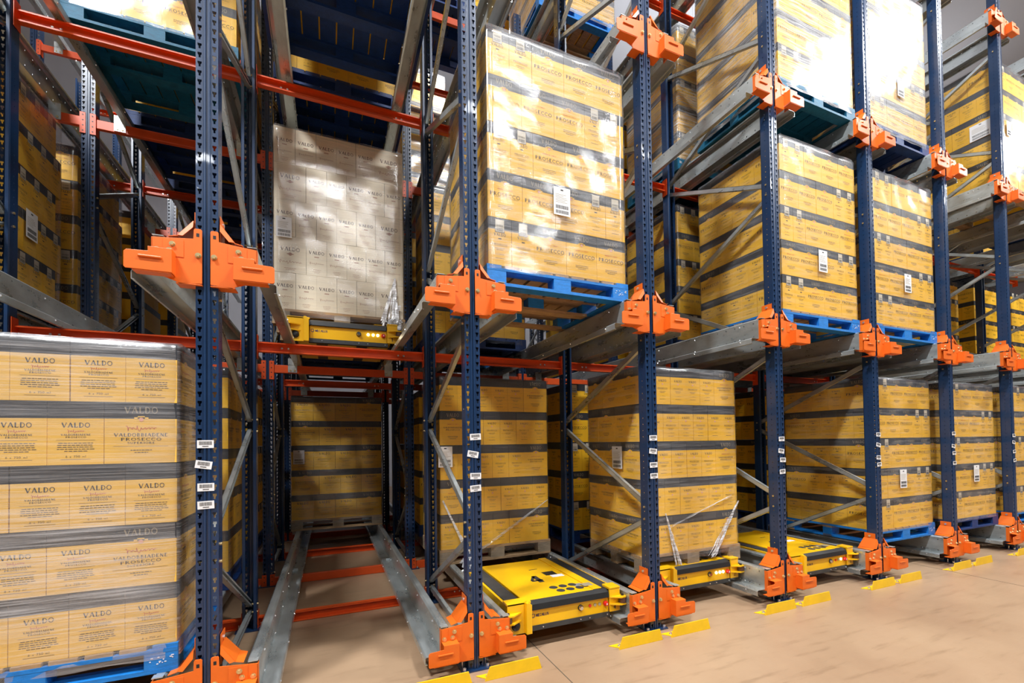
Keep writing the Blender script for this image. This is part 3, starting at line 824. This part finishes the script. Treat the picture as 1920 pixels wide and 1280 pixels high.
# ------------------------------------------------------------------ pallets
def pallet_proto(kind, D):
    """kind: paint ; deck boards run along depth on the painted ones, along width on the wooden one"""
    root = empty('pallet'); W = 1.2
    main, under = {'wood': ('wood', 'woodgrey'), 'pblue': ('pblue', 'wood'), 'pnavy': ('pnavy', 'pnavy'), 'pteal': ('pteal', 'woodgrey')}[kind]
    rnd = random.Random(3)
    dm = main if kind != 'pblue' else 'wood'
    if kind == 'wood':
        ys = [(0, .145), (.19, .29), (.3275, .4725), (.51, .61), (.655, .80)]
        for a, b in ys: q = MB(); q.box(-.6, .6, a, b, .122, .144, main); q.build('deck_board', root)
        for x in (-.6, -.0725, .455): q = MB(); q.box(x, x+.145, 0, .8, .100, .122, under); q.build('stringer_board', root)
    else:
        nb = 9; wdt = .11 if kind == 'pblue' else .123; gp = (W-nb*wdt)/(nb-1)
        for i in range(nb):
            x = -.6+i*(wdt+gp); q = MB(); q.box(x, x+wdt, 0.002, D-.002, .124, .144, dm if i not in (0, nb-1) else main); q.build('deck_board', root)
        for y in (0, D/2-.05, D-.10): q = MB(); q.box(-.6, .6, y, y+.10, .104, .124, main if y == 0 or kind != 'pblue' else 'wood'); q.build('stringer_board', root)
    by = (0, D/2-.05, D-.10) if kind != 'wood' else (0, .35, .70)
    for y in by:
        for x, w_ in ((-.6, .145), (-.0725, .145), (.455, .145)):
            q = MB(); q.box(x, x+w_, y+.001, y+.099, .022, .104 if kind != 'wood' else .100, main if kind != 'wood' else 'woodgrey'); q.build('block', root)
    for y in by: q = MB(); q.box(-.6, .6, y, y+.10, 0, .022, main if (kind != 'pblue' or y == 0) else 'wood'); q.build('bottom_board', root)
    if kind != 'wood':
        for x in (-.6, .50): q = MB(); q.box(x, x+.10, .10, D-.10, 0, .022, main); q.build('bottom_board', root)
    if kind == 'pblue':
        q = MB()
        rr = random.Random(2)
        for i in range(14):
            x = .475+rr.uniform(0, .10); z = .04+rr.uniform(0, .045); q.box(x, x+rr.uniform(.004, .012), -.0006, .001, z, z+.004, 'white')
        q.build('chalk_marking', root)
    reg(root); return root
# ------------------------------------------------------------------ film wraps
def wrap_mesh(W, D, z0, H, seed, taper=.0):
    """a wrinkled closed skin around a load: origin centre-front-bottom"""
    mb = MB(); rnd = random.Random(seed); ph = [rnd.uniform(0, 6.3) for _ in range(8)]
    g = .0135
    x0, x1, y0, y1 = -W/2-g, W/2+g, -g, D+g
    # ring of points with rounded corners
    ring = []
    r = .018
    def add_side(ax, ay, bx, by, nx, ny, n=26):
        for i in range(n):
            u = i/n; ring.append((ax+(bx-ax)*u, ay+(by-ay)*u, nx, ny))
    add_side(x0+r, y0, x1-r, y0, 0, -1); add_side(x1, y0+r, x1, y1-r, 1, 0, 20); add_side(x1-r, y1, x0+r, y1, 0, 1, 12); add_side(x0, y1-r, x0, y0+r, -1, 0, 20)
    nz = 34; n = len(ring); k = mb.mi('film')
    for j in range(nz+1):
        z = z0+(H-z0)*j/nz
        for i, (x, y, nx, ny) in enumerate(ring):
            u = x+y
            d = .0022*math.sin(z*21+ph[0]+3*math.sin(u*4+ph[1]))+.0020*math.sin(u*23+ph[2]+2.5*math.sin(z*5+ph[3]))+.0016*math.sin(z*47+u*9+ph[4])
            d -= .001 if 0 < j < nz else 0
            if z < .144 and j > 0: d -= 0
            mb.v.append((x+nx*d, y+ny*d, z+.003*math.sin(u*17+ph[5])*(1 if j in (0, nz) else 0)))
    for j in range(nz):
        for i in range(n):
            i2 = (i+1) % n
            mb.f.append((j*n+i, j*n+i2, (j+1)*n+i2, (j+1)*n+i)); mb.m.append(k)
    mb.f.append(tuple(nz*n+i for i in range(n))); mb.m.append(k)
    me = mb.mesh('stretch_wrap')
    for p in me.polygons: p.use_smooth = len(p.vertices) == 4
    return me
def ship_label(parent, face, u, z, wdt=.145, hgt=.205):
    mb = MB()
    mb.box(-wdt/2, wdt/2, -.0015, 0, 0, hgt, 'white')
    rnd = random.Random(int(u*100)); y = -.0022
    def bars(z0, z1):
        x = -wdt*.38
        while x < wdt*.38:
            l = rnd.uniform(.0015, .0045); mb.box(x, x+l, y, -.0015, z0, z1, 'ink'); x += l+.0028
    bars(hgt*.06, hgt*.18); bars(hgt*.23, hgt*.36)
    for q in rectq(-.012, .012, hgt*.88, hgt*.93): mb.box(q[0][0], q[1][0], y, -.0015, q[0][1], q[2][1], 'ink')
    for k in range(6): mb.box(-wdt*.4, wdt*rnd.uniform(.1, .4), y, -.0015, hgt*(.46+.055*k), hgt*(.46+.055*k)+.0025, 'ledoff')
    o = mb.build('shipping_label', parent)
    W, D = parent['_w'], parent['_d']
    if face == 'F': o.location = (u, -.0215, z)
    elif face == 'L': o.location = (-W/2-.0215, u, z); o.rotation_euler = (0, 0, -PI/2)
    else: o.location = (W/2+.0215, u, z); o.rotation_euler = (0, 0, PI/2)
    o['label'] = 'white shipping label with barcodes'
    return o

# ------------------------------------------------------------------ loads
# bay, level, y front, kind, pallet, depth, film, lift, short description, side shown, options
S = []
def load(b, l, y, kind='gold', pal='pblue', D=.99, film='film', lift=0, desc=None, pri=False, lab=(), dx=0, side=None, rows=5, par=0):
    S.append(dict(b=b, l=l, y=y, kind=kind, pal=pal, D=D, film=film, lift=lift, desc=desc, pri=pri, lab=lab, dx=dx, side=side or ('L' if b > 0 else 'R'), rows=rows, par=par))
# ground level
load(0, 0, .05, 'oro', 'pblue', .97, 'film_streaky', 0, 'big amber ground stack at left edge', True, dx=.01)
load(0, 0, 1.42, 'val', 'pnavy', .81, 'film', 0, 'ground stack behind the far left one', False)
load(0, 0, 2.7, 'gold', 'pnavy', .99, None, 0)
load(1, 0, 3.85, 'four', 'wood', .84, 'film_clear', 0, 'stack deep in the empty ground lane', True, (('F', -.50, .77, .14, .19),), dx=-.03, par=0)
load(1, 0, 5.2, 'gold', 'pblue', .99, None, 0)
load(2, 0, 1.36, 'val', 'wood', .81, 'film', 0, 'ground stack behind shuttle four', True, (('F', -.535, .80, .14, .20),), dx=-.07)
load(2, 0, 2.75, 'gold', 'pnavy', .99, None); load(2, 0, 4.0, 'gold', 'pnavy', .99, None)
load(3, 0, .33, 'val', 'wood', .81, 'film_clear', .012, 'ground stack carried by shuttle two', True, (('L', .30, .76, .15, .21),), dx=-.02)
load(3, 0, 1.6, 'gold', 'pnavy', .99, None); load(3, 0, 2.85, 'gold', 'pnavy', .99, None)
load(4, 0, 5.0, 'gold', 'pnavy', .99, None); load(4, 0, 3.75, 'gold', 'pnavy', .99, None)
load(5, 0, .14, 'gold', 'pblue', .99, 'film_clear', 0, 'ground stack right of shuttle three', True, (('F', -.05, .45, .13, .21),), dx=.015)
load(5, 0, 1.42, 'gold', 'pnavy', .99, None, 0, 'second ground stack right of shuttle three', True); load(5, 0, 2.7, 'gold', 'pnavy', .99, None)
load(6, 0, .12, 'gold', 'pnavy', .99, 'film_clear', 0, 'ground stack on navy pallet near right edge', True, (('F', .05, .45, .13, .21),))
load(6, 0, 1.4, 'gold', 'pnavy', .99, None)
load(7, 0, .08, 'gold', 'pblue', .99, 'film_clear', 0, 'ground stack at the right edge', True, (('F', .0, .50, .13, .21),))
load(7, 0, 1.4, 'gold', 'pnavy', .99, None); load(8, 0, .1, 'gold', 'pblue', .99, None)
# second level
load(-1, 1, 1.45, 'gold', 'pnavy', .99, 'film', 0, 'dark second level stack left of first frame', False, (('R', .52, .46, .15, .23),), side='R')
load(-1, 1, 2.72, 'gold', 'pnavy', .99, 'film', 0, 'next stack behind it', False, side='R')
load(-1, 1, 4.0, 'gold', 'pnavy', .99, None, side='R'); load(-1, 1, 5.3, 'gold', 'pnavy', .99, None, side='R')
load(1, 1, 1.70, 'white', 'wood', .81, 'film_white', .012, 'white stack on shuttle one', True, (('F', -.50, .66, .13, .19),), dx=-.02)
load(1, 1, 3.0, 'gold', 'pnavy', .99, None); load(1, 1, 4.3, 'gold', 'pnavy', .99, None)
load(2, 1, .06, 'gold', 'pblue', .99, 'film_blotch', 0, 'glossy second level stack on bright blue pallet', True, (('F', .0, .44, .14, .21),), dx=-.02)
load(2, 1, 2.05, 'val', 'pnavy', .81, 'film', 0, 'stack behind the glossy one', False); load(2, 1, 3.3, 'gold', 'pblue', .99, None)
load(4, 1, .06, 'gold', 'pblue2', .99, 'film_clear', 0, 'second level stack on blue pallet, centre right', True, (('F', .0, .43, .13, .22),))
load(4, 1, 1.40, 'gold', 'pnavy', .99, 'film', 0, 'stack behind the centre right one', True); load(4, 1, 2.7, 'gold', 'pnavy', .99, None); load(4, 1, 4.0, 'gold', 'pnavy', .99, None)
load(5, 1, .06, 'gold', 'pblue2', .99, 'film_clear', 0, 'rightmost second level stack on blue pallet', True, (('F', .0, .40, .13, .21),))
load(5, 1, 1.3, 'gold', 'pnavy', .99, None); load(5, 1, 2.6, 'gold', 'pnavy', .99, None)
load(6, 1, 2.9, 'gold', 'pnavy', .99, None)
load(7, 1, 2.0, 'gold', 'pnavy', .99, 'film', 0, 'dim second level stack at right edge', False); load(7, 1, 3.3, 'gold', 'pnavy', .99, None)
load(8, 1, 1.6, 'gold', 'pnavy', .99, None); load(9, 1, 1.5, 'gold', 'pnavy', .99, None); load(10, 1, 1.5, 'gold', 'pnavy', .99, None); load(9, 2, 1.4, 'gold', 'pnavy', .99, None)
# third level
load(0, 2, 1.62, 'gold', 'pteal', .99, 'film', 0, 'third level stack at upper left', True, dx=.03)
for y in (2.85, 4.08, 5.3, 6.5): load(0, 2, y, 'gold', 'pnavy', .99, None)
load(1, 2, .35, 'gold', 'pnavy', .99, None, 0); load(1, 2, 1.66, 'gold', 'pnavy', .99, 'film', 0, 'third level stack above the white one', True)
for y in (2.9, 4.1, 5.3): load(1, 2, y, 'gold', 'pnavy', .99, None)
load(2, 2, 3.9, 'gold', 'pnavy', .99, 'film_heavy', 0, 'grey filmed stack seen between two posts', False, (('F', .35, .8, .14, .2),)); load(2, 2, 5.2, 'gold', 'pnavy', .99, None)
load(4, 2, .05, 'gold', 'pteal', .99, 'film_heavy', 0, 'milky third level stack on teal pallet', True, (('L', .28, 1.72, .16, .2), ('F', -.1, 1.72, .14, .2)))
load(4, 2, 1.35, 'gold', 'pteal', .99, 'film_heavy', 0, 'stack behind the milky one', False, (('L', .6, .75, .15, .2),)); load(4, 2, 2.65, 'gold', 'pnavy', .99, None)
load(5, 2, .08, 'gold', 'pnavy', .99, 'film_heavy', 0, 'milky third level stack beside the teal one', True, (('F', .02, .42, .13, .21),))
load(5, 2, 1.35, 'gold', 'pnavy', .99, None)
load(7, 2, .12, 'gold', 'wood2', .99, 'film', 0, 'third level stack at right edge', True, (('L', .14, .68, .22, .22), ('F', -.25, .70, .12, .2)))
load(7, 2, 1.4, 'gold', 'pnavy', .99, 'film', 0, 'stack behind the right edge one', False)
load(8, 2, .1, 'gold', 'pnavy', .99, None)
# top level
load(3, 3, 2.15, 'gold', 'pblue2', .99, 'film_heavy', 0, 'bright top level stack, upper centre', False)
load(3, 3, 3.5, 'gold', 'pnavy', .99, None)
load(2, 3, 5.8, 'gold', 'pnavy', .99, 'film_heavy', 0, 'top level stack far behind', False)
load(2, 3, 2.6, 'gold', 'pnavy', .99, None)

M['film_white'] = film_mat('white_load_film', .05, .09, 45, 2.5, .14)
M['film_blotch'] = film_mat('glossy_load_film', .15, .08, 22, 2.2, .12, wd=.007)
PP = {}
PALD = {'wood': ('wood', .80), 'wood2': ('wood', .80), 'pblue': ('pblue', 1.0), 'pblue2': ('pblue', 1.0), 'pnavy': ('pnavy', 1.0), 'pteal': ('pteal', 1.0)}
PALN = {'wood': 'bare wooden pallet', 'wood2': 'bare wooden pallet', 'pblue': 'bright blue painted pallet', 'pblue2': 'blue painted pallet', 'pnavy': 'navy blue painted pallet', 'pteal': 'teal painted pallet'}
cands = []
deepc = {}
for si, s in enumerate(S):
    n, wd, h = KINDS[s['kind']]; W = LW[s['kind']]
    cx = (s['b']+.5)*1.5+s['dx']; z0 = LZS[s['l']]+.086+s['lift']
    key = PALD[s['pal']]
    if key not in PP:
        o = pallet_proto(*key); PP[key] = o
    else: o = copy_tree(PP[key])
    dd = PALD[s['pal']][1]
    o.location = (cx, s['y']-.012, z0)
    bayn = ORD[s['b']+1]; dc = deepc.get((s['b'], s['l']), 0); deepc[(s['b'], s['l'])] = dc+1
    if s['desc']: lb = f"{PALN[s['pal']]} under the {s['desc']}"
    else: lb = f"{PALN[s['pal']]}, {bayn} bay from left, {LV[s['l']]}, {ORD[dc]} back"
    tag(o, lb, 'pallet', 'loaded pallets')
    zc = z0+.1445
    for r in range(s['rows']):
        L = layer(s['kind'], (r+s['par']) % 2, s['D'])
        rr = random.Random(si*10+r)
        fi = sorted([q for q in L if q[5][0] == 'F'], key=lambda q: q[0])
        vis = s['side']
        for q in L:
            x, y, rot, dx, dy, role = q
            jx, jy = rr.uniform(-.0015, .0015), rr.uniform(-.002, .0015)
            if role in ('L',) and vis == 'R' or role == 'R' and vis == 'L': shown = False
            else: shown = True
            loc = (cx-W/2+x+jx, s['y']+y+jy, zc+r*h)
            if role == 'R' and vis == 'R' and abs(rot) < .1: rot = 0.0
            if shown and s['pri']:
                ctr = Vector((loc[0], loc[1], loc[2]+.17)); d = (ctr-cam.location)
                isF = role[0] == 'F'
                nrm = Vector((0, -1, 0)) if isF else Vector(((-1 if vis == 'L' else 1), 0, 0))
                area = dx if isF else dy
                cosv = max(0, -nrm.dot(d)/d.length); px = area*h*cosv/d.length**2
                cc = cam.matrix_world.inverted() @ ctr
                sxp = 951.75+F_PX*cc.x/-cc.z if cc.z < 0 else -999; syp = CY-F_PX*cc.y/-cc.z if cc.z < 0 else -999
                if cc.z < 0 and -20 < sxp < 1940 and -20 < syp < 1300:
                    idx = fi.index(q) if isF else sorted([t for t in L if t[5] == role], key=lambda t: t[1]).index(q)
                    cands.append((px, s, r, loc, rot, isF, idx)); continue
            if shown and (s['pri'] or s['y'] < 3.2):
                FAR.add(CA[s['kind']], loc, rot)
            else:
                kk = (s['kind'], round(dx, 3), round(dy, 3))
                if kk not in CA: CA[kk] = plain_arr(*kk)
                FAR.add(CA[kk], loc, 0)
        # middle of the layer
        kk = (s['kind'], round((W-2*wd-.02)/2, 3), round(s['D']-wd-.02, 3))
        if kk not in CA: CA[kk] = plain_arr(*kk)
        for sx in (-1, 1): FAR.add(CA[kk], (cx+sx*kk[1]/2, s['y']+wd+.01+kk[2]/2, zc+r*h), 0)
    H = .1445+s['rows']*h
    if s['film']:
        me = wrap_mesh(W, s['D'], .075 if s['kind'] != 'gold' or s['film'] in ('film_streaky', 'film_heavy') else .115, H+.004, si)
        me.materials[0] = M[s['film']]
        wo = raw_obj('stretch_wrap', me, None, (cx, s['y'], z0))
        wo['_w'] = W; wo['_d'] = s['D']
        tag(wo, f"clear stretch film around the {s['desc']}", 'stretch film')
        for (fc, u, z, a, b_) in s['lab']: ship_label(wo, fc, u, z+.1445, a, b_)
        del wo['_w']; del wo['_d']
        s['wrap'] = wo
cands.sort(key=lambda c: -c[0])
ROWN = ['bottom row', 'second row up', 'middle row', 'fourth row up', 'top row']
print('carton candidates', len(cands))
for k, (px, s, r, loc, rot, isF, idx) in enumerate(cands):
    if k >= 300: FAR.add(CA[s['kind']], loc, rot); continue
    o = raw_obj('wine_carton', CM[s['kind']], None, loc); o.rotation_euler = (0, 0, rot)
    col_ = {'white': 'cream', 'oro': 'amber'}.get(s['kind'], 'gold')
    if isF and s['b'] <= 0: lb = f"{col_} carton {ORD[{'oro': 5}.get(s['kind'], 5)-1-idx]} from right, {ROWN[r]}, {s['desc']}"
    elif isF: lb = f"{col_} carton {ORD[idx]} from left, {ROWN[r]}, {s['desc']}"
    else: lb = f"{col_} side carton {ORD[idx+1]} back, {ROWN[r]}, {s['desc']}"
    tag(o, lb, 'carton', 'wine cartons stacked on pallets')
fo = FAR.build('wine_cartons')
tag(fo, 'remaining wine cartons stacked further back and around the inside of the pallet loads', 'cartons', None, 'stuff')

# ------------------------------------------------------------------ hanging torn film
def strands(name, parent, ends, n, seed, spread=.03, wid=.0065):
    """a bunch of stretched film strings between two points with a crumpled knot"""
    rnd = random.Random(seed); mb = MB()
    A, B_ = Vector(ends[0]), Vector(ends[1])
    for i in range(n):
        oa = Vector((rnd.uniform(-1, 1)*.006, 0, rnd.uniform(-1, 1)*.006)); ob = Vector((rnd.uniform(-spread, spread), rnd.uniform(-.006, .006), rnd.uniform(-spread*.4, spread*.4)))
        prev = None; sag = rnd.uniform(-.01, .02)
        for k in range(13):
            u = k/12; p = (A+oa)*(1-u)+(B_+ob)*u; p.z -= sag*math.sin(PI*u); p.y += .004*math.sin(u*20+i)
            w2 = wid*(.3+u)*rnd.uniform(.6, 1.3)
            cur = (p+Vector((w2, 0, w2*.5)), p-Vector((w2, 0, w2*.5)), p+Vector((0, .003, 0)))
            if prev:
                mb.poly([prev[0], prev[1], cur[1], cur[0]], 'film_scrap'); mb.poly([prev[1], prev[2], cur[2], cur[1]], 'film_scrap')
            prev = cur
    return mb.build(name, parent)
def crumple(name, parent, c, r, seed):
    rnd = random.Random(seed); mb = MB()
    for i in range(70):
        p = Vector(c)+Vector((rnd.gauss(0, r*.4), rnd.gauss(0, .008), rnd.gauss(0, r*.55)))
        a = Vector((rnd.uniform(-1, 1), rnd.uniform(-.4, .4), rnd.uniform(-1, 1))).normalized()*r*.45
        b = Vector((rnd.uniform(-1, 1), rnd.uniform(-.4, .4), rnd.uniform(-1, 1))).normalized()*r*.35
        mb.poly([p-a, p-b*.6, p+a, p+b], 'film_scrap')
    return mb.build(name, parent)
for s in S:
    if s['desc'] == 'ground stack carried by shuttle two':
        wq = s['wrap']
        strands('film_strand', wq, ((.585, -.015, .56), (.22, -.03, .07)), 13, 3, .05)
        strands('film_strand', wq, ((-.32, -.016, .50), (-.19, -.025, .04)), 11, 5, .03)
        strands('film_strand', wq, ((.50, -.015, .62), (-.25, -.015, .38)), 5, 8, .02, .002)
    if s['desc'] == 'ground stack behind shuttle four':
        wq = s['wrap']
        strands('film_strand', wq, ((.57, -.015, .56), (-.30, -.05, .06)), 12, 4, .03)
        strands('film_strand', wq, ((-.56, -.015, .62), (-.32, -.05, .08)), 6, 6, .03)
        crumple('film_knot', wq, (-.32, -.07, .02), .09, 2)
    if s['desc'] == 'white stack on shuttle one':
        wq = s['wrap']
        strands('film_strand', wq, ((.50, -.015, .55), (.45, -.03, .08)), 14, 9, .09)
        crumple('film_knot', wq, (.48, -.03, .07), .09, 5)

# ------------------------------------------------------------------ pallet shuttles
def shuttle_proto(num, lights):
    root = empty('pallet_shuttle'); W, D = .97, 1.02; z0, z1 = .0, .215
    b = MB(); b.box(-W/2+.07, W/2-.07, .05, D-.05, .03, .175, 'yellow'); b.build('body', root, bevel=.004)
    d = MB(); d.box(-.335, .335, .03, D-.02, .175, .212, 'yellow'); d.box(.26, .335, .03, D-.02, .212, .220, 'yellow'); d.build('top_cover', root, bevel=.004)
    for s in (-1, 1):
        q = MB(); q.box(min(s*.345, s*.455), max(s*.345, s*.455), .06, D-.04, .170, .205, 'darkgrey'); q.build('lifting_deck', root, bevel=.004)['label'] = 'dark grey grip deck'
        q = MB(); q.box(min(s*.455, s*.475), max(s*.455, s*.475), .05, D-.04, .05, .198, 'yellow'); q.build('side_rail', root)
    f = MB(); f.box(-.30, .375, .0, .05, .035, .160, 'yellow'); f.build('front_panel', root, bevel=.002)
    bu = MB(); bu.prism([(-.018, .150), (.055, .150), (.075, .205), (.03, .212), (-.008, .192)], 'X', -.315, .375, 'black'); bu.build('rubber_bumper', root, bevel=.005)['label'] = 'black rubber bumper'
    sk = MB(); sk.box(-.31, .385, -.004, .05, .0, .036, 'darkgrey')
    for x in (-.2, .12, .2, .36): sk.cyl((x, -.004, .018), 'Y', .005, -.004, 'steelbolt', 6)
    sk.build('skirt', root)
    # end cheeks
    cL = MB(); cL.prism([(-.485, .0), (-.35, .0), (-.35, .22), (-.485, .22)], 'Y', -.012, -.004, 'yellow'); cL.box(-.485, -.30, -.012, .08, .205, .222, 'yellow')
    cL.prism([(-.318, .0), (-.306, .0), (-.306, .205), (-.33, .222), (-.35, .222), (-.35, .0)], 'Y', -.045, .0, 'yellow'); cL.build('left_cheek', root, bevel=.003)
    cR = MB(); cR.box(.378, .475, -.014, .0, .035, .215, 'yellow'); cR.box(.378, .478, -.014, .09, .205, .224, 'yellow'); cR.build('right_cheek', root, bevel=.003)
    kb = MB(); kb.cyl((-.42, -.012, .06), 'Y', .034, -.012, 'black', 20, .028); kb.cyl((-.42, -.024, .06), 'Y', .028, -.008, 'black', 20, .012); kb.build('round_sensor', root)['label'] = 'black round sensor'
    for s in (-1, 1):
        g = MB(); x = s*.475
        for z in (.09, .145):
            g.prism([(x-s*.10, -.012), (x-s*.02, -.06), (x+s*.03, -.055), (x+s*.045, -.03), (x+s*.03, .0), (x-s*.02, .02)][::s], 'Z', z, z+.010, 'yellow')
        g.cyl((x+s*.012, -.028, .155), 'Z', .012, .012, 'black', 8)
        gg = g.build('roller_bracket', root)
        wv = MB(); wv.cyl((x+s*.012, -.028, .102), 'Z', .030, .040, 'tyre', 20); wv.build('guide_wheel', root)['label'] = 'brown rubber guide wheel'
    pb = MB(); pb.cyl((.12, 0, .105), 'Y', .022, -.008, 'black', 18); pb.cyl((.12, -.008, .105), 'Y', .018, -.014, 'chrome', 18, .014); pb.build('push_button', root)['label'] = 'chrome push button'
    for i, x in enumerate((.205, .250, .292)):
        l_ = MB(); l_.cyl((x, 0, .107), 'Y', .012, -.005, lights[i], 14); l_.build('indicator_light', root)
    es = MB(); es.cyl((.345, 0, .105), 'Y', .020, -.010, 'lampred', 16); es.cyl((.345, -.010, .105), 'Y', .017, -.016, 'lampred', 16, .015); es.box(.341, .349, -.0275, -.025, .098, .112, 'white'); es.build('emergency_stop', root)['label'] = 'red emergency stop button'
    tx = MB()
    put(tx, text_quads('MECALUX', .105, .020, .10, 1.5), '-Y', -.205, .098, 0, 'inkblue', .0012)
    for a0, a1 in ((100, 440),): put(tx, seg_quads(arc(-.278, .108, .012, .014, a0, a1, 14), .005), '-Y', 0, 0, 0, 'inkblue', .0012)
    tx.build('maker_lettering', root)['label'] = 'dark blue lettering'
    nm = MB(); put(nm, text_quads(num, .022 if num != '1' else .016, .038), '-Y', .425, .055, .014, 'ink', .0012); nm.build('number_mark', root)['label'] = f'black number {num}'
    tn = MB()
    for quad in text_quads(num, .115 if num != '1' else .08, .17, bold=1.3): tn.poly([(a-.04, b_+.36, .2128) for a, b_ in quad], 'ink')
    tn.build('deck_number', root)['label'] = f'large black number {num}'
    st = MB()
    for i in range(3):
        for j in range(2): st.cyl((.02+i*.085-j*.02, .12+j*.085, .212), 'Z', .034, .0012, 'darkgrey', 20)
    st.build('round_sticker', root)['label'] = 'dark round stickers'
    st = MB(); st.box(.225, .31, .105, .175, .220, .2208, 'ledoff'); st.box(.165, .25, .155, .21, .2121, .2127, 'galv_plate')
    st.box(.09, .20, .50, .60, .212, .2127, 'black'); st.box(.12, .235, .435, .495, .212, .2132, 'white'); st.box(.02, .10, .70, .712, .212, .2128, 'ink'); st.build('deck_sticker', root)
    hb = MB(); hb.box(-.40, .40, D-.05, D+.0, .04, .20, 'darkgrey'); hb.build('rear_bumper', root, bevel=.01)
    un = MB(); un.box(-.38, .38, .06, D-.06, .026, .0305, 'goldo')
    for x in (-.2, .16): un.box(x-.05, x+.05, .06, D-.06, .0245, .026, 'black')
    un.build('underside_plate', root)
    for sx in (-1, 1):
        for y in (.2, .82):
            wv = MB(); wv.cyl((sx*.425-.018, y, .045), 'X', .045, .036, 'black', 20); wv.build('drive_wheel', root)
    for c in [o for o in COL.objects if o.parent == root and o.modifiers]: bake(c)
    return root
for num, b, l, y, lift, li, lb in (('4', 2, 0, .10, 0, ('lampred', 'ledoff', 'ledoff'), 'yellow pallet shuttle numbered 4 on empty ground rails'),
                       ('2', 3, 0, .27, .016, ('led', 'led', 'led'), 'yellow pallet shuttle numbered 2 under a wooden pallet'),
                       ('3', 4, 0, .12, 0, ('lampred', 'ledoff', 'led'), 'yellow pallet shuttle numbered 3 between two stacks'),
                       ('1', 1, 1, 1.52, .016, ('led', 'led', 'led'), 'yellow pallet shuttle numbered 1 under the cream cartons')):
    o = shuttle_proto(num, li); o.location = ((b+.5)*1.5, y, LZS[l]-.150+lift+.044)
    tag(o, lb, 'pallet shuttle')
